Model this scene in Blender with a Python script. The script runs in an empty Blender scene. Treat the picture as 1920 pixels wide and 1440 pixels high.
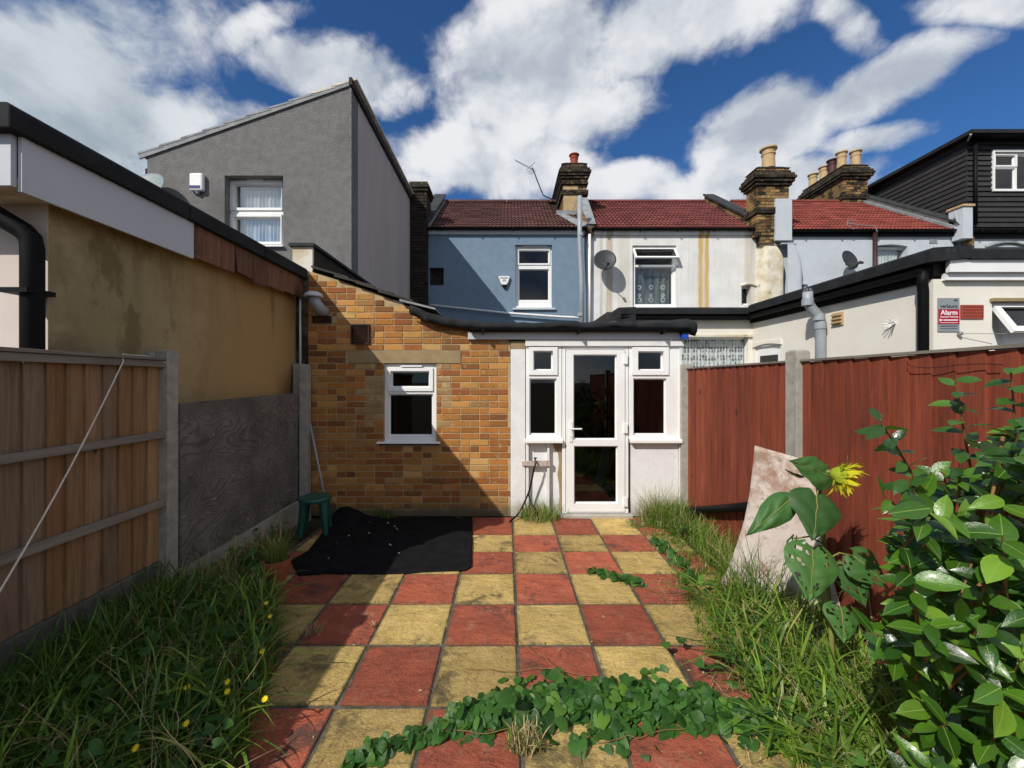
import bpy, math, random
import numpy as np
from mathutils import Vector, Matrix, Euler
R = math.radians
rnd = random.Random(7)
S = bpy.context.scene
C = S.collection

# ------------------------------------------------------------------ camera, sky, sun, exposure
F, CX, CY, H = 770.0, 950.0, 714.0, 1.6
cam = bpy.data.cameras.new('camera'); co = bpy.data.objects.new('camera', cam); C.objects.link(co)
cam.sensor_width = 36; cam.lens = 36 * F / 1920
cam.shift_x = (960 - CX) / 1920; cam.shift_y = (CY - 720) / 1920
cam.clip_start = 0.05; cam.clip_end = 3000
co.location = (0, 0, H); co.rotation_euler = (R(90), 0, 0)
S.camera = co
S.view_settings.view_transform = 'Standard'; S.view_settings.look = 'None'
S.view_settings.gamma = 1; S.view_settings.use_curve_mapping = False
S.view_settings.exposure = 0.0
SUN = Vector((-0.80, -0.92, 1.0)).normalized()          # towards the sun
elev = math.asin(SUN.z); rot = math.atan2(SUN.x, SUN.y)
sl = bpy.data.lights.new('sun', 'SUN'); sl.energy = 4.6; sl.angle = R(0.5); sl.color = (1, 0.95, 0.87)
so = bpy.data.objects.new('sun', sl); C.objects.link(so)
so.rotation_euler = (-SUN).to_track_quat('-Z', 'Y').to_euler(); so.location = (-20, -12, 25)


class NT:
    """small node-graph writer"""
    def __init__(s, tree): s.t = tree; s.t.nodes.clear()
    def link(s, v, sock):
        if isinstance(v, bpy.types.NodeSocket): s.t.links.new(v, sock)
        elif v is not None:
            if isinstance(v, (tuple, list)) and len(v) == 3 and getattr(sock, 'type', '') == 'RGBA': v = (*v, 1)
            sock.default_value = v
    def n(s, typ, ins=None, **kw):
        nd = s.t.nodes.new(typ)
        for k, v in kw.items(): setattr(nd, k, v)
        for k, v in (ins or {}).items(): s.link(v, nd.inputs[k])
        return nd
    def pos(s): return s.n('ShaderNodeNewGeometry').outputs['Position']
    def noise(s, vec, scale, detail=4, rough=.55, dist=0.0):
        return s.n('ShaderNodeTexNoise', {'Vector': vec, 'Scale': scale, 'Detail': detail, 'Roughness': rough, 'Distortion': dist}).outputs[0]
    def m(s, op, a, b=None, c=None, clamp=False):
        nd = s.n('ShaderNodeMath', operation=op, use_clamp=clamp)
        for i, v in enumerate((a, b, c)): s.link(v, nd.inputs[i])
        return nd.outputs[0]
    def vm(s, op, a, b=None):
        nd = s.n('ShaderNodeVectorMath', operation=op)
        s.link(a, nd.inputs[0]); s.link(b, nd.inputs[1])
        return nd.outputs[1] if op in ('LENGTH', 'DOT_PRODUCT', 'DISTANCE') else nd.outputs[0]
    def mr(s, v, a, b, c=0.0, d=1.0, smooth=True):
        return s.n('ShaderNodeMapRange', {'Value': v, 'From Min': a, 'From Max': b, 'To Min': c, 'To Max': d},
                   interpolation_type='SMOOTHSTEP' if smooth else 'LINEAR').outputs[0]
    def mix(s, f, a, b, mode='MIX'):
        nd = s.n('ShaderNodeMix', data_type='RGBA', blend_type=mode)
        s.link(f, nd.inputs[0]); s.link(a, nd.inputs[6]); s.link(b, nd.inputs[7])
        return nd.outputs[2]
    def ramp(s, f, pts, const=False):
        nd = s.n('ShaderNodeValToRGB', {'Fac': f}); cr = nd.color_ramp
        if const: cr.interpolation = 'CONSTANT'
        while len(cr.elements) < len(pts): cr.elements.new(1)
        for e, (p, c) in zip(cr.elements, pts): e.position = p; e.color = (*c, 1)
        return nd.outputs[0]
    def sep(s, v): return s.n('ShaderNodeSeparateXYZ', {0: v}).outputs
    def comb(s, x, y, z): return s.n('ShaderNodeCombineXYZ', {0: x, 1: y, 2: z}).outputs[0]


# ---- world: Nishita sky with broken cloud laid over it
W = bpy.data.worlds.new('World'); S.world = W; W.use_nodes = True
g = NT(W.node_tree)
sky = g.n('ShaderNodeTexSky', sky_type='NISHITA', sun_disc=False, sun_elevation=elev, sun_rotation=rot % (2 * math.pi),
          air_density=1.0, dust_density=0.3, ozone_density=2.2)
d = g.n('ShaderNodeTexCoord').outputs['Generated']
dx, dy, dz = g.sep(d)
q = g.comb(g.m('DIVIDE', dx, g.m('ADD', g.m('MAXIMUM', dz, 0.0), .30)), g.m('DIVIDE', dy, g.m('ADD', g.m('MAXIMUM', dz, 0.0), .30)), 0.0)
qw = g.vm('ADD', q, g.vm('MULTIPLY', g.vm('SUBTRACT', g.n('ShaderNodeTexNoise', {'Vector': q, 'Scale': 2.2, 'Detail': 3}).outputs[1], (.5, .5, .5)), (.45, .45, .45)))
dn = g.vm('ADD', g.vm('MULTIPLY', d, (1.0, 1.0, 1.25)), g.vm('MULTIPLY', g.vm('SUBTRACT', g.n('ShaderNodeTexNoise', {'Vector': d, 'Scale': 5.0, 'Detail': 4}).outputs[1], (.5, .5, .5)), (.09, .09, .09)))
nz = g.noise(dn, 4.6, 12, .58)
# where the banks of cloud stand: centre direction (gnomonic u, v), radii, turn, weight
blobs = [(60, 200, 420, 300, 10, 1.05), (330, 230, 260, 110, -10, .95), (640, 140, 210, 85, -14, 1.15), (470, 60, 150, 55, 20, .62),
         (1010, 140, 230, 200, 30, 1.3), (930, 290, 240, 95, 0, 1.15), (1250, 50, 300, 115, 25, 1.15), (1130, 210, 220, 85, 25, 1.0),
         (1200, 340, 230, 60, 5, .85), (1430, 250, 200, 100, 25, 1.3), (1640, 165, 240, 62, 27, 1.1), (1420, 340, 300, 75, 5, 1.05), (1620, 265, 170, 36, 10, .85),
         (1600, 55, 110, 60, -50, .66), (1830, 10, 170, 48, 0, .75), (780, 345, 160, 50, 0, .8),
         (-500, 150, 500, 260, 0, .9), (2500, 200, 400, 140, 20, .8), (950, -500, 900, 220, 10, .75)]
inv = g.m('DIVIDE', 1.0, g.m('MAXIMUM', dy, .06))
u = g.m('MULTIPLY', dx, inv); v = g.m('MULTIPLY', dz, inv)
uv = g.comb(u, v, 0.0)
tot = None
for (bx_, by_, rx, ry, an, wt) in blobs:
    mp = g.n('ShaderNodeMapping', {'Vector': uv, 'Location': ((bx_ - CX) / F, (CY - by_) / F, 0), 'Rotation': (0, 0, R(an)), 'Scale': (rx / F, ry / F, 1)}, vector_type='TEXTURE').outputs[0]
    k = g.mr(g.vm('LENGTH', mp), 1.5, 0.15, 0.0, wt)
    tot = k if tot is None else g.m('MAXIMUM', tot, k)
front = g.mr(dy, .06, .3)
cov = g.m('ADD', g.m('MULTIPLY', tot, front), g.m('MULTIPLY', g.m('SUBTRACT', 1.0, front), .72))  # unseen cloud behind the camera, cover raised to brighten the fill light
dens = g.m('ADD', cov, g.m('MULTIPLY', g.m('SUBTRACT', nz, .5), 2.3))
mask = g.mr(dens, .36, .88)
lit = g.noise(g.vm('ADD', dn, (-.035, -.02, .045)), 4.6, 7, .56)
shade = g.m('ADD', g.m('MULTIPLY', g.m('SUBTRACT', nz, lit), 3.2), g.m('MULTIPLY', g.m('SUBTRACT', g.noise(dn, 2.2, 4), .5), 2.4))
shade = g.mr(g.m('SUBTRACT', shade, g.m('MULTIPLY', g.m('SUBTRACT', dens, .9), .45)), -.6, .45)
left = g.mr(u, -.55, -1.0)
ccol = g.mix(shade, g.mix(left, (4.9, 5.5, 6.3), (3.7, 4.5, 5.2)), g.mix(left, (9.4, 9.5, 9.7), (6.9, 7.5, 8.0)))
skyc = g.mix(1.0, sky.outputs[0], (0.36, 0.70, 1.08), 'MULTIPLY')
full = g.mix(g.m('MULTIPLY', mask, .96), skyc, ccol)
bg = g.n('ShaderNodeBackground', {'Color': full, 'Strength': 0.092})
g.t.links.new(bg.outputs[0], g.n('ShaderNodeOutputWorld').inputs[0])


# ------------------------------------------------------------------ helpers
def P(px, py, Y): return Vector(((px - CX) / F * Y, Y, H - (py - CY) / F * Y))
def PX(px, Y): return (px - CX) / F * Y
def PZ(py, Y): return H - (py - CY) / F * Y
def G(px, py, z=0.0):
    Y = (H - z) * F / (py - CY); return Vector(((px - CX) / F * Y, Y, z))

WL = {}
def wl(o): return WL.get(o.name, Vector((0, 0, 0)))
def setprop(o, label=None, cat=None, group=None, kind=None):
    for k, v in (('label', label), ('category', cat), ('group', group), ('kind', kind)):
        if v: o[k] = v
    return o
def thing(name, label, cat, loc=(0, 0, 0), group=None):
    o = bpy.data.objects.new(name, None); C.objects.link(o); o.location = loc; o.empty_display_size = .1
    WL[o.name] = Vector(loc); return setprop(o, label, cat, group)
def link(name, me, parent=None, loc=None, rot=None, scale=None):
    o = bpy.data.objects.new(name, me); C.objects.link(o)
    if loc is not None: o.location = loc
    if rot is not None: o.rotation_euler = rot
    if scale is not None: o.scale = scale
    if parent is not None:
        o.parent = parent; o.matrix_parent_inverse = Matrix.Translation(-wl(parent))
    WL[o.name] = Vector(loc) if loc is not None else Vector((0, 0, 0))
    return o


class MB:
    def __init__(s): s.v = []; s.f = []
    def add(s, vs, fs):
        b = len(s.v); s.v += [tuple(p) for p in vs]; s.f += [tuple(b + i for i in f) for f in fs]; return s
    def hexa(s, p):  # 0-3 bottom ccw, 4-7 top ccw
        return s.add(p, [(3, 2, 1, 0), (4, 5, 6, 7), (0, 1, 5, 4), (1, 2, 6, 5), (2, 3, 7, 6), (3, 0, 4, 7)])
    def box(s, x0, x1, y0, y1, z0, z1):
        x0, x1 = sorted((x0, x1)); y0, y1 = sorted((y0, y1)); z0, z1 = sorted((z0, z1))
        return s.hexa([(x0, y0, z0), (x1, y0, z0), (x1, y1, z0), (x0, y1, z0), (x0, y0, z1), (x1, y0, z1), (x1, y1, z1), (x0, y1, z1)])
    def prism(s, poly, a, b, axis='y'):
        """poly in the plane across the axis: axis y -> (x, z); axis x -> (y, z); axis z -> (x, y)"""
        def q(p, t): return {'y': (p[0], t, p[1]), 'x': (t, p[0], p[1]), 'z': (p[0], p[1], t)}[axis]
        n = len(poly); vs = [q(p, a) for p in poly] + [q(p, b) for p in poly]
        return s.add(vs, [tuple(range(n))[::-1], tuple(range(n, 2 * n))] + [(i, (i + 1) % n, n + (i + 1) % n, n + i) for i in range(n)])
    def tube(s, pts, r, n=8, cap=True):
        pts = [Vector(p) for p in pts]; rs = r if isinstance(r, (list, tuple)) else [r] * len(pts)
        vs = []; up = Vector((0, 0, 1)); prev = None
        for i, p in enumerate(pts):
            t = (pts[min(i + 1, len(pts) - 1)] - pts[max(i - 1, 0)]).normalized()
            if prev is None:
                a = t.cross(up if abs(t.z) < .9 else Vector((1, 0, 0))).normalized()
            else:
                a = (prev - t * prev.dot(t)).normalized()
            prev = a; b = t.cross(a)
            vs += [p + (a * math.cos(2 * math.pi * k / n) + b * math.sin(2 * math.pi * k / n)) * rs[i] for k in range(n)]
        fs = [(i * n + k, i * n + (k + 1) % n, (i + 1) * n + (k + 1) % n, (i + 1) * n + k) for i in range(len(pts) - 1) for k in range(n)]
        if cap: fs += [tuple(range(n))[::-1], tuple((len(pts) - 1) * n + k for k in range(n))]
        return s.add(vs, fs)
    def lathe(s, prof, c, n=20, ax=None):
        ax = Vector(ax or (0, 0, 1)).normalized(); a = ax.cross(Vector((0, 1, 0)) if abs(ax.y) < .9 else Vector((1, 0, 0))).normalized(); b = ax.cross(a)
        c = Vector(c); m = len(prof); vs = []
        for r, h in prof: vs += [c + ax * h + (a * math.cos(2 * math.pi * k / n) + b * math.sin(2 * math.pi * k / n)) * r for k in range(n)]
        return s.add(vs, [(i * n + k, i * n + (k + 1) % n, (i + 1) * n + (k + 1) % n, (i + 1) * n + k) for i in range(m - 1) for k in range(n)])
    def grid(s, fn, nu, nv):
        vs = [fn(i / nu, j / nv) for j in range(nv + 1) for i in range(nu + 1)]
        return s.add(vs, [(j * (nu + 1) + i, j * (nu + 1) + i + 1, (j + 1) * (nu + 1) + i + 1, (j + 1) * (nu + 1) + i) for j in range(nv) for i in range(nu)])
    def wall(s, x0, x1, z0, z1, y0, y1, holes=()):
        xs = sorted({x0, x1, *[h[0] for h in holes], *[h[1] for h in holes]}); zs = sorted({z0, z1, *[h[2] for h in holes], *[h[3] for h in holes]})
        for a, b in zip(xs, xs[1:]):
            run = None
            for c, d_ in zip(zs, zs[1:]):
                mx, mz = (a + b) / 2, (c + d_) / 2
                if any(h[0] < mx < h[1] and h[2] < mz < h[3] for h in holes):
                    if run: s.box(a, b, y0, y1, *run); run = None
                else: run = (run[0] if run else c, d_)
            if run: s.box(a, b, y0, y1, *run)
        return s
    def mesh(s, name, mat, smooth=False):
        me = bpy.data.meshes.new(name); me.from_pydata(s.v, [], s.f); me.update()
        if mat: me.materials.append(mat)
        if smooth: me.polygons.foreach_set('use_smooth', [True] * len(me.polygons))
        return me
    def build(s, name, mat, parent=None, smooth=False, bevel=0, solid=0):
        o = link(name, s.mesh(name, mat, smooth), parent)
        if solid:
            md = o.modifiers.new('solid', 'SOLIDIFY'); md.thickness = solid
        if bevel:
            md = o.modifiers.new('bevel', 'BEVEL'); md.width = bevel; md.segments = 2; md.limit_method = 'ANGLE'
        return o


def mat(name, base, var=None, vs=3.0, rough=.8, bump=0.0, bs=40.0, bd=.01, spec=.3, orand=0.0, dirt=None, stretch=None, island=False,
        metal=0.0, trans=None, coat=0.0, low=None, detail=6, extra=None, huev=None, tmix=.35):
    m = bpy.data.materials.new(name); m.use_nodes = True; g = NT(m.node_tree)
    p = g.pos(); pv = g.vm('MULTIPLY', p, stretch) if stretch else p
    rv = None
    if orand or huev:
        rv = g.n('ShaderNodeNewGeometry').outputs['Random Per Island'] if island else g.n('ShaderNodeObjectInfo').outputs['Random']
        pv = g.vm('ADD', pv, g.comb(g.m('MULTIPLY', rv, 37.0), g.m('MULTIPLY', rv, 11.0), 0.0))
    col = base
    if var is not None: col = g.mix(g.mr(g.noise(pv, vs, detail, .6), .32, .68), base, var)
    if huev: col = g.mix(.88, col, g.ramp(rv, huev, const=False)) if not isinstance(col, tuple) else g.ramp(rv, huev)
    if orand: col = g.mix(1.0, col, g.mix(g.m('FRACT', g.m('MULTIPLY', rv, 7.31)), (1 - orand,) * 3, (1 + orand,) * 3), 'MULTIPLY')
    for dd in (dirt or []):
        dc, ds, lo, hi = dd[:4]; st = dd[4] if len(dd) > 4 else None
        dv = g.vm('MULTIPLY', p, st) if st else p
        col = g.mix(g.m('MULTIPLY', g.mr(g.noise(dv, ds, 7, .65), lo, hi), dd[5] if len(dd) > 5 else .9), col, dc)
    if low:  # stains that climb from a base height: (colour, z0, z1)
        z = g.sep(p)[2]
        col = g.mix(g.m('MULTIPLY', g.mr(g.m('ADD', z, g.m('MULTIPLY', g.noise(p, 6, 4), .25)), low[2] + .12, low[1] + .12), .85), col, low[0])
    if extra: col = extra(g, col, p)
    ins = {'Base Color': col, 'Roughness': rough, 'Specular IOR Level': spec, 'Metallic': metal, 'Coat Weight': coat, 'Coat Roughness': .15}
    b = g.n('ShaderNodeBsdfPrincipled', ins)
    if bump:
        h = g.noise(pv, bs, 6, .65)
        bn = g.n('ShaderNodeBump', {'Height': h, 'Strength': bump, 'Distance': bd})
        g.t.links.new(bn.outputs[0], b.inputs['Normal'])
    out = b.outputs[0]
    if trans:
        tb = g.n('ShaderNodeBsdfTranslucent', {'Color': trans}); ms = g.n('ShaderNodeMixShader', {0: tmix})
        g.t.links.new(out, ms.inputs[1]); g.t.links.new(tb.outputs[0], ms.inputs[2]); out = ms.outputs[0]
    g.t.links.new(out, g.n('ShaderNodeOutputMaterial').inputs[0])
    return m

def glass_mat(name, tint, ior=1.5, rough=.0):
    m = bpy.data.materials.new(name); m.use_nodes = True; g = NT(m.node_tree)
    t = g.n('ShaderNodeBsdfTransparent', {0: tint}); gl = g.n('ShaderNodeBsdfGlossy', {0: (1, 1, 1), 'Roughness': rough})
    bf = g.n('ShaderNodeNewGeometry').outputs['Backfacing']
    f = g.n('ShaderNodeFresnel', {'IOR': g.m('ADD', ior, g.m('MULTIPLY', bf, 1.0 / ior - ior))}).outputs[0]
    ms = g.n('ShaderNodeMixShader', {0: f}); g.t.links.new(t.outputs[0], ms.inputs[1]); g.t.links.new(gl.outputs[0], ms.inputs[2])
    g.t.links.new(ms.outputs[0], g.n('ShaderNodeOutputMaterial').inputs[0]); return m

# ------------------------------------------------------------------ materials
def patio_mat(name, c1, c2, dark):
    m = bpy.data.materials.new(name); m.use_nodes = True; g = NT(m.node_tree)
    rv = g.n('ShaderNodeObjectInfo').outputs['Random']; p = g.pos()
    pv = g.vm('ADD', p, g.comb(g.m('MULTIPLY', rv, 37.0), g.m('MULTIPLY', rv, 91.0), 0.0))
    col = g.mix(g.mr(g.noise(pv, 5, 8, .7), .35, .68), c1, c2)
    col = g.mix(g.mr(g.noise(pv, 140, 3, .7), .48, .72), col, g.mix(1.0, col, (.5, .48, .45), 'MULTIPLY'))      # pitted speckle
    col = g.mix(g.m('MULTIPLY', g.mr(g.noise(pv, 7, 8, .75), .52, .70), .40), col, (.52, .34, .22))                # pale dust
    amt = g.mr(g.m('FRACT', g.m('MULTIPLY', rv, 5.7)), 0.0, 1.0, -.02, .065, False)
    n1 = g.m('ADD', g.noise(pv, 3.4, 10, .74, .5), amt)
    col = g.mix(g.m('MULTIPLY', g.mr(n1, .55, .68), .80), col, dark)                                             # lichen patches
    n2 = g.m('ADD', g.noise(pv, 24, 8, .8), g.m('MULTIPLY', g.m('SUBTRACT', n1, .5), .35))
    col = g.mix(g.m('MULTIPLY', g.mr(n2, .51, .68), .60), col, dark)
    gx, gy_, gz = g.sep(g.n('ShaderNodeTexCoord').outputs['Generated'])
    ed = g.m('MAXIMUM', g.m('ABSOLUTE', g.m('SUBTRACT', gx, .5)), g.m('ABSOLUTE', g.m('SUBTRACT', gy_, .5)))
    ed = g.mr(g.m('ADD', ed, g.m('MULTIPLY', g.m('SUBTRACT', g.noise(pv, 12, 6, .7), .5), .16)), .445, .53)
    col = g.mix(g.m('MULTIPLY', ed, .72), col, (.075, .068, .04))                                                # grime along the joints
    col = g.mix(1.0, col, g.mix(rv, (.72, .72, .74), (1.12, 1.12, 1.10)), 'MULTIPLY')
    b = g.n('ShaderNodeBsdfPrincipled', {'Base Color': col, 'Roughness': .88, 'Specular IOR Level': .25})
    riv = g.n('ShaderNodeTexNoise', {'Vector': g.vm('MULTIPLY', pv, (1, 1.5, 1)), 'Scale': 5.0, 'Detail': 11, 'Roughness': .70, 'Distortion': .2}).outputs[0]
    b1 = g.n('ShaderNodeBump', {'Height': riv, 'Strength': 1.0, 'Distance': .045}).outputs[0]
    b2 = g.n('ShaderNodeBump', {'Height': g.noise(pv, 90, 5, .7), 'Strength': .7, 'Distance': .006, 'Normal': b1}).outputs[0]
    g.t.links.new(b2, b.inputs['Normal']); g.t.links.new(b.outputs[0], g.n('ShaderNodeOutputMaterial').inputs[0])
    return m
M = {}
M['slab_red'] = patio_mat('red concrete', (.52, .135, .072), (.37, .098, .058), (.085, .055, .045))
M['slab_yel'] = patio_mat('yellow concrete', (.70, .50, .18), (.50, .355, .12), (.12, .095, .05))
M['joint'] = mat('joint mortar', (.13, .115, .09), (.07, .065, .05), 20, .95, .6, 80, dirt=[((.05, .06, .025), 3, .5, .65)])
M['soil'] = mat('soil', (.075, .052, .032), (.035, .026, .016), 9, .95, .9, 30, .03)
M['brick'] = mat('yellow stock brick', (.5, .25, .08), (.40, .17, .05), 14, .85, .5, 60, .004, orand=.22,
    huev=[(0, (.40, .175, .036)), (.18, (.30, .105, .024)), (.34, (.45, .235, .065)), (.5, (.36, .13, .026)), (.66, (.19, .052, .018)), (.78, (.41, .19, .042)), (.88, (.11, .036, .016)), (.94, (.44, .28, .10)), (1, (.32, .12, .03))],
    dirt=[((.50, .36, .17), 16, .58, .70, None, .55), ((.09, .05, .025), 14, .56, .70, None, .55), ((.12, .08, .04), 2.2, .55, .75, None, .45)], low=((.09, .085, .05), .04, .22))
M['brick_stuff'] = mat('yellow stock brick loose', (.5, .25, .08), (.40, .17, .05), 14, .85, .5, 60, .004, orand=.22, island=True,
    huev=[(0, (.40, .175, .036)), (.18, (.30, .105, .024)), (.34, (.45, .235, .065)), (.5, (.36, .13, .026)), (.66, (.19, .052, .018)), (.78, (.41, .19, .042)), (.88, (.11, .036, .016)), (.94, (.44, .28, .10)), (1, (.32, .12, .03))],
    dirt=[((.50, .36, .17), 16, .58, .70, None, .55), ((.09, .05, .025), 14, .56, .70, None, .55), ((.12, .08, .04), 2.2, .55, .75, None, .45)], low=((.09, .085, .05), .04, .22))
M['brick_dull'] = mat('smeared brick', (.36, .24, .11), (.30, .17, .07), 9, .9, .6, 50, .004, orand=.18, dirt=[((.42, .32, .2), 12, .5, .65)])
M['mortar'] = mat('mortar', (.46, .34, .19), (.34, .25, .14), 8, .95, .7, 70, .005, dirt=[((.13, .1, .06), 3, .55, .75)], low=((.11, .10, .07), .02, .20))
M['stock'] = mat('sooty stock brick', (.24, .15, .06), (.14, .085, .04), 6, .9, .7, 40, .01, orand=.35,
    huev=[(0, (.27, .17, .06)), (.3, (.2, .12, .05)), (.6, (.33, .22, .08)), (.8, (.12, .06, .035)), (1, (.24, .15, .07))],
    dirt=[((.012, .011, .010), 3.0, .46, .60, None, .88), ((.42, .36, .24), 14, .66, .74, None, .6)])
M['sooty'] = mat('black sooty brick', (.05, .038, .024), (.012, .011, .010), 5, .95, .8, 40, .012, orand=.5, dirt=[((.20, .14, .06), 9, .56, .66, None, .7), ((.45, .42, .34), 15, .70, .75, None, .6)])
M['stock_dark'] = mat('sooty dark brick', (.045, .032, .022), (.02, .016, .013), 6, .9, .7, 40, .01, orand=.4)
M['stockcore'] = mat('old lime mortar', (.16, .13, .09), (.05, .045, .035), 5, .95, .6, 40, dirt=[((.02, .018, .015), 2.2, .45, .6)])
M['lintel'] = mat('concrete lintel', (.32, .235, .125), (.25, .185, .10), 6, .9, .3, 90)
M['white_pvc'] = mat('white plastic', (.80, .80, .79), (.75, .75, .74), 4, .32, spec=.5)
M['grey_pvc'] = mat('grey plastic', (.30, .33, .36), (.26, .29, .31), 8, .45, spec=.5)
M['black_pvc'] = mat('black plastic', (.005, .005, .006), None, rough=.55, spec=.12)
M['felt'] = mat('roofing felt', (.020, .021, .024), (.010, .011, .012), 7, .9, .6, 150, .006, dirt=[((.07, .07, .07), 5, .62, .75)])
M['felt_edge'] = mat('dark roof edging', (.03, .028, .026), (.055, .05, .045), 12, .85, .4, 60)
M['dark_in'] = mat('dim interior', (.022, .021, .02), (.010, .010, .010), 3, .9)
M['porch_in'] = mat('porch interior wall', (.20, .20, .19), (.10, .095, .09), 2.5, .9)
M['glass'] = glass_mat('window glass', (.55, .57, .58), 1.45)
M['glass_d'] = glass_mat('dark window glass', (.22, .23, .25), 1.50)
M['glass_p'] = glass_mat('porch glass', (.40, .41, .43), 1.52)
M['glass_r'] = glass_mat('bright window glass', (.92, .94, .95), 2.4)
M['glass_c'] = glass_mat('clear window glass', (.9, .92, .92), 1.5)
M['net'] = mat('net curtain', (.62, .64, .64), (.5, .52, .52), 8, .9)

def tan_extra(g, col, p):
    x, y, z = g.sep(p)
    n = g.noise(g.vm('MULTIPLY', p, (1, 1, .45)), 1.6, 6, .6)
    col = g.mix(g.mr(g.m('ADD', y, g.m('MULTIPLY', n, 1.2)), 3.1, 4.7), col, (.37, .235, .095))
    vt = g.m('MULTIPLY', g.mr(g.noise(g.vm('MULTIPLY', p, (3, 3, .4)), 2.0, 5), .5, .72), g.mr(z, 1.9, 2.55))
    col = g.mix(g.m('MULTIPLY', vt, .7), col, (.14, .085, .03))
    blot = g.m('MULTIPLY', g.mr(y, 4.35, 4.75), g.mr(g.m('ADD', z, g.m('MULTIPLY', n, .5)), 2.1, 1.75))
    return g.mix(g.m('MULTIPLY', blot, .75), col, (.07, .04, .02))
M['tan'] = mat('sand cement render', (.275, .225, .115), (.23, .18, .09), 2.2, .9, .25, 25, .01, detail=8, extra=tan_extra, dirt=[((.42, .31, .17), 2.2, .50, .66, None, .75), ((.17, .13, .06), 1.6, .52, .64, None, .6), ((.12, .10, .05), 4.5, .60, .70, None, .6), ((.34, .29, .17), 1.1, .48, .60, None, .6), ((.13, .095, .045), 2.7, .53, .64, (1, 1.6, .7), .7)])
M['pinkwhite'] = mat('pale pink render', (.62, .54, .49), (.58, .50, .45), 3, .85, .15, 120)
M['grey_pebble'] = mat('grey pebbledash', (.205, .198, .195), (.165, .16, .157), 9, .95, .9, 60, .02, dirt=[((.10, .095, .09), 1.3, .5, .7, (1, 1, .5), .5)])
M['grey_side'] = mat('smooth grey render', (.46, .40, .38), (.41, .355, .335), 4, .9, .2, 60, stretch=(1, 1, .2))
M['blue'] = mat('blue render', (.175, .245, .325), (.155, .22, .295), 6, .9, .5, 55, .012, dirt=[((.17, .24, .32), 2.5, .55, .75, None, .5), ((.08, .12, .17), 3.5, .6, .75, (1, 1, .25), .45)])

def white_extra(g, col, p):
    x, y, z = g.sep(p)
    wob = g.m('MULTIPLY', g.m('SUBTRACT', g.noise(g.vm('MULTIPLY', p, (1, 1, .6)), 5, 5), .5), .07)
    gr = g.noise(g.vm('MULTIPLY', p, (30, 1, 1.2)), 1.2, 6, .7)
    for X0, wd, c, s_ in ((4.815, .075, (.50, .29, .05), 1.0), (4.975, .065, (.48, .27, .04), 1.0), (4.895, .17, (.56, .42, .16), .6), (2.55, .12, (.38, .30, .18), .75), (2.35, .05, (.30, .28, .22), .5), (6.05, .2, (.42, .37, .27), .6), (2.9, .2, (.5, .45, .34), .5)):
        k = g.mr(g.m('ABSOLUTE', g.m('SUBTRACT', g.m('ADD', x, wob), X0)), wd, wd * .35)
        k = g.m('MULTIPLY', g.m('MULTIPLY', k, g.mr(gr, .25, .6, .45, 1.0)), s_)
        col = g.mix(k, col, c)
    return g.mix(g.m('MULTIPLY', g.mr(g.noise(g.vm('MULTIPLY', p, (14, 1, .35)), 1.5, 6), .5, .8), .4), col, (.36, .34, .31))
M['white'] = mat('stained white paint', (.72, .71, .69), (.64, .63, .61), 3, .85, .3, 60, .008, extra=white_extra)
M['breast'] = mat('weathered cream render', (.66, .62, .54), (.5, .42, .28), 4, .9, .5, 30, dirt=[((.13, .10, .06), 6, .58, .7, None, .7)])
M['palegrey'] = mat('pale blue grey paint', (.50, .54, .58), (.46, .50, .54), 5, .85, .3, 70, .008)
M['cream'] = mat('cream painted render', (.74, .71, .63), (.70, .665, .58), 3, .85, .35, 60, .008, dirt=[((.5, .46, .38), 3, .62, .8, (1, 1, .4), .5)])
M['whitewall'] = mat('old white wall paint', (.73, .73, .72), (.66, .66, .65), 5, .8, .4, 40, .008, dirt=[((.38, .37, .34), 9, .62, .72, None, .6)], low=((.32, .30, .24), .0, .25))
def tiles(nm, a, b, o): return mat(nm, a, b, 9, .75, .4, 60, .01, orand=o, dirt=[((.05, .035, .03), 5, .58, .72, None, .6)])
M['tile_brown'] = tiles('brown roof tile', (.115, .048, .038), (.085, .038, .032), .28)
M['tile_maroon'] = tiles('maroon roof tile', (.17, .045, .04), (.13, .036, .034), .22)
M['tile_red'] = tiles('red roof tile', (.24, .052, .036), (.18, .042, .032), .26)
M['roofbase'] = mat('roof underlay', (.03, .015, .013), None, rough=.9)
M['clad'] = mat('dark grey cladding', (.036, .034, .034), (.028, .026, .027), 5, .7, .4, 80, orand=.22, dirt=[((.09, .085, .08), 2, .6, .8, None, .4)])
M['lead'] = mat('lead flashing', (.28, .29, .30), (.18, .19, .2), 5, .7, .3, 20)
M['coping'] = mat('dark coping', (.045, .047, .05), (.025, .027, .03), 6, .85, .4, 40)
M['clay'] = mat('buff clay pot', (.52, .37, .20), (.42, .29, .15), 8, .8, .3, 40, dirt=[((.06, .05, .04), 5, .6, .75)])
M['clay_red'] = mat('red clay pot', (.33, .065, .035), (.27, .05, .03), 8, .8)
M['clay_dark'] = mat('dark clay pot', (.075, .03, .03), None, rough=.6)
M['terracotta'] = mat('terracotta', (.36, .11, .05), (.25, .08, .04), 12, .85, .3, 60)
def grain(g, col, p):
    n = g.noise(g.vm('MULTIPLY', p, (30, 30, 1.4)), 2.0, 6, .6, .6)
    col = g.mix(g.m('MULTIPLY', g.mr(n, .45, .62), .5), col, g.mix(1.0, col, (.55, .5, .45), 'MULTIPLY'))
    vo = g.n('ShaderNodeTexVoronoi', {'Vector': g.vm('MULTIPLY', p, (5, 5, 2.6)), 'Scale': 1.0}).outputs['Distance']
    col = g.mix(g.m('MULTIPLY', g.mr(vo, .12, .04), .85), col, (.05, .025, .012))
    return col
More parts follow.
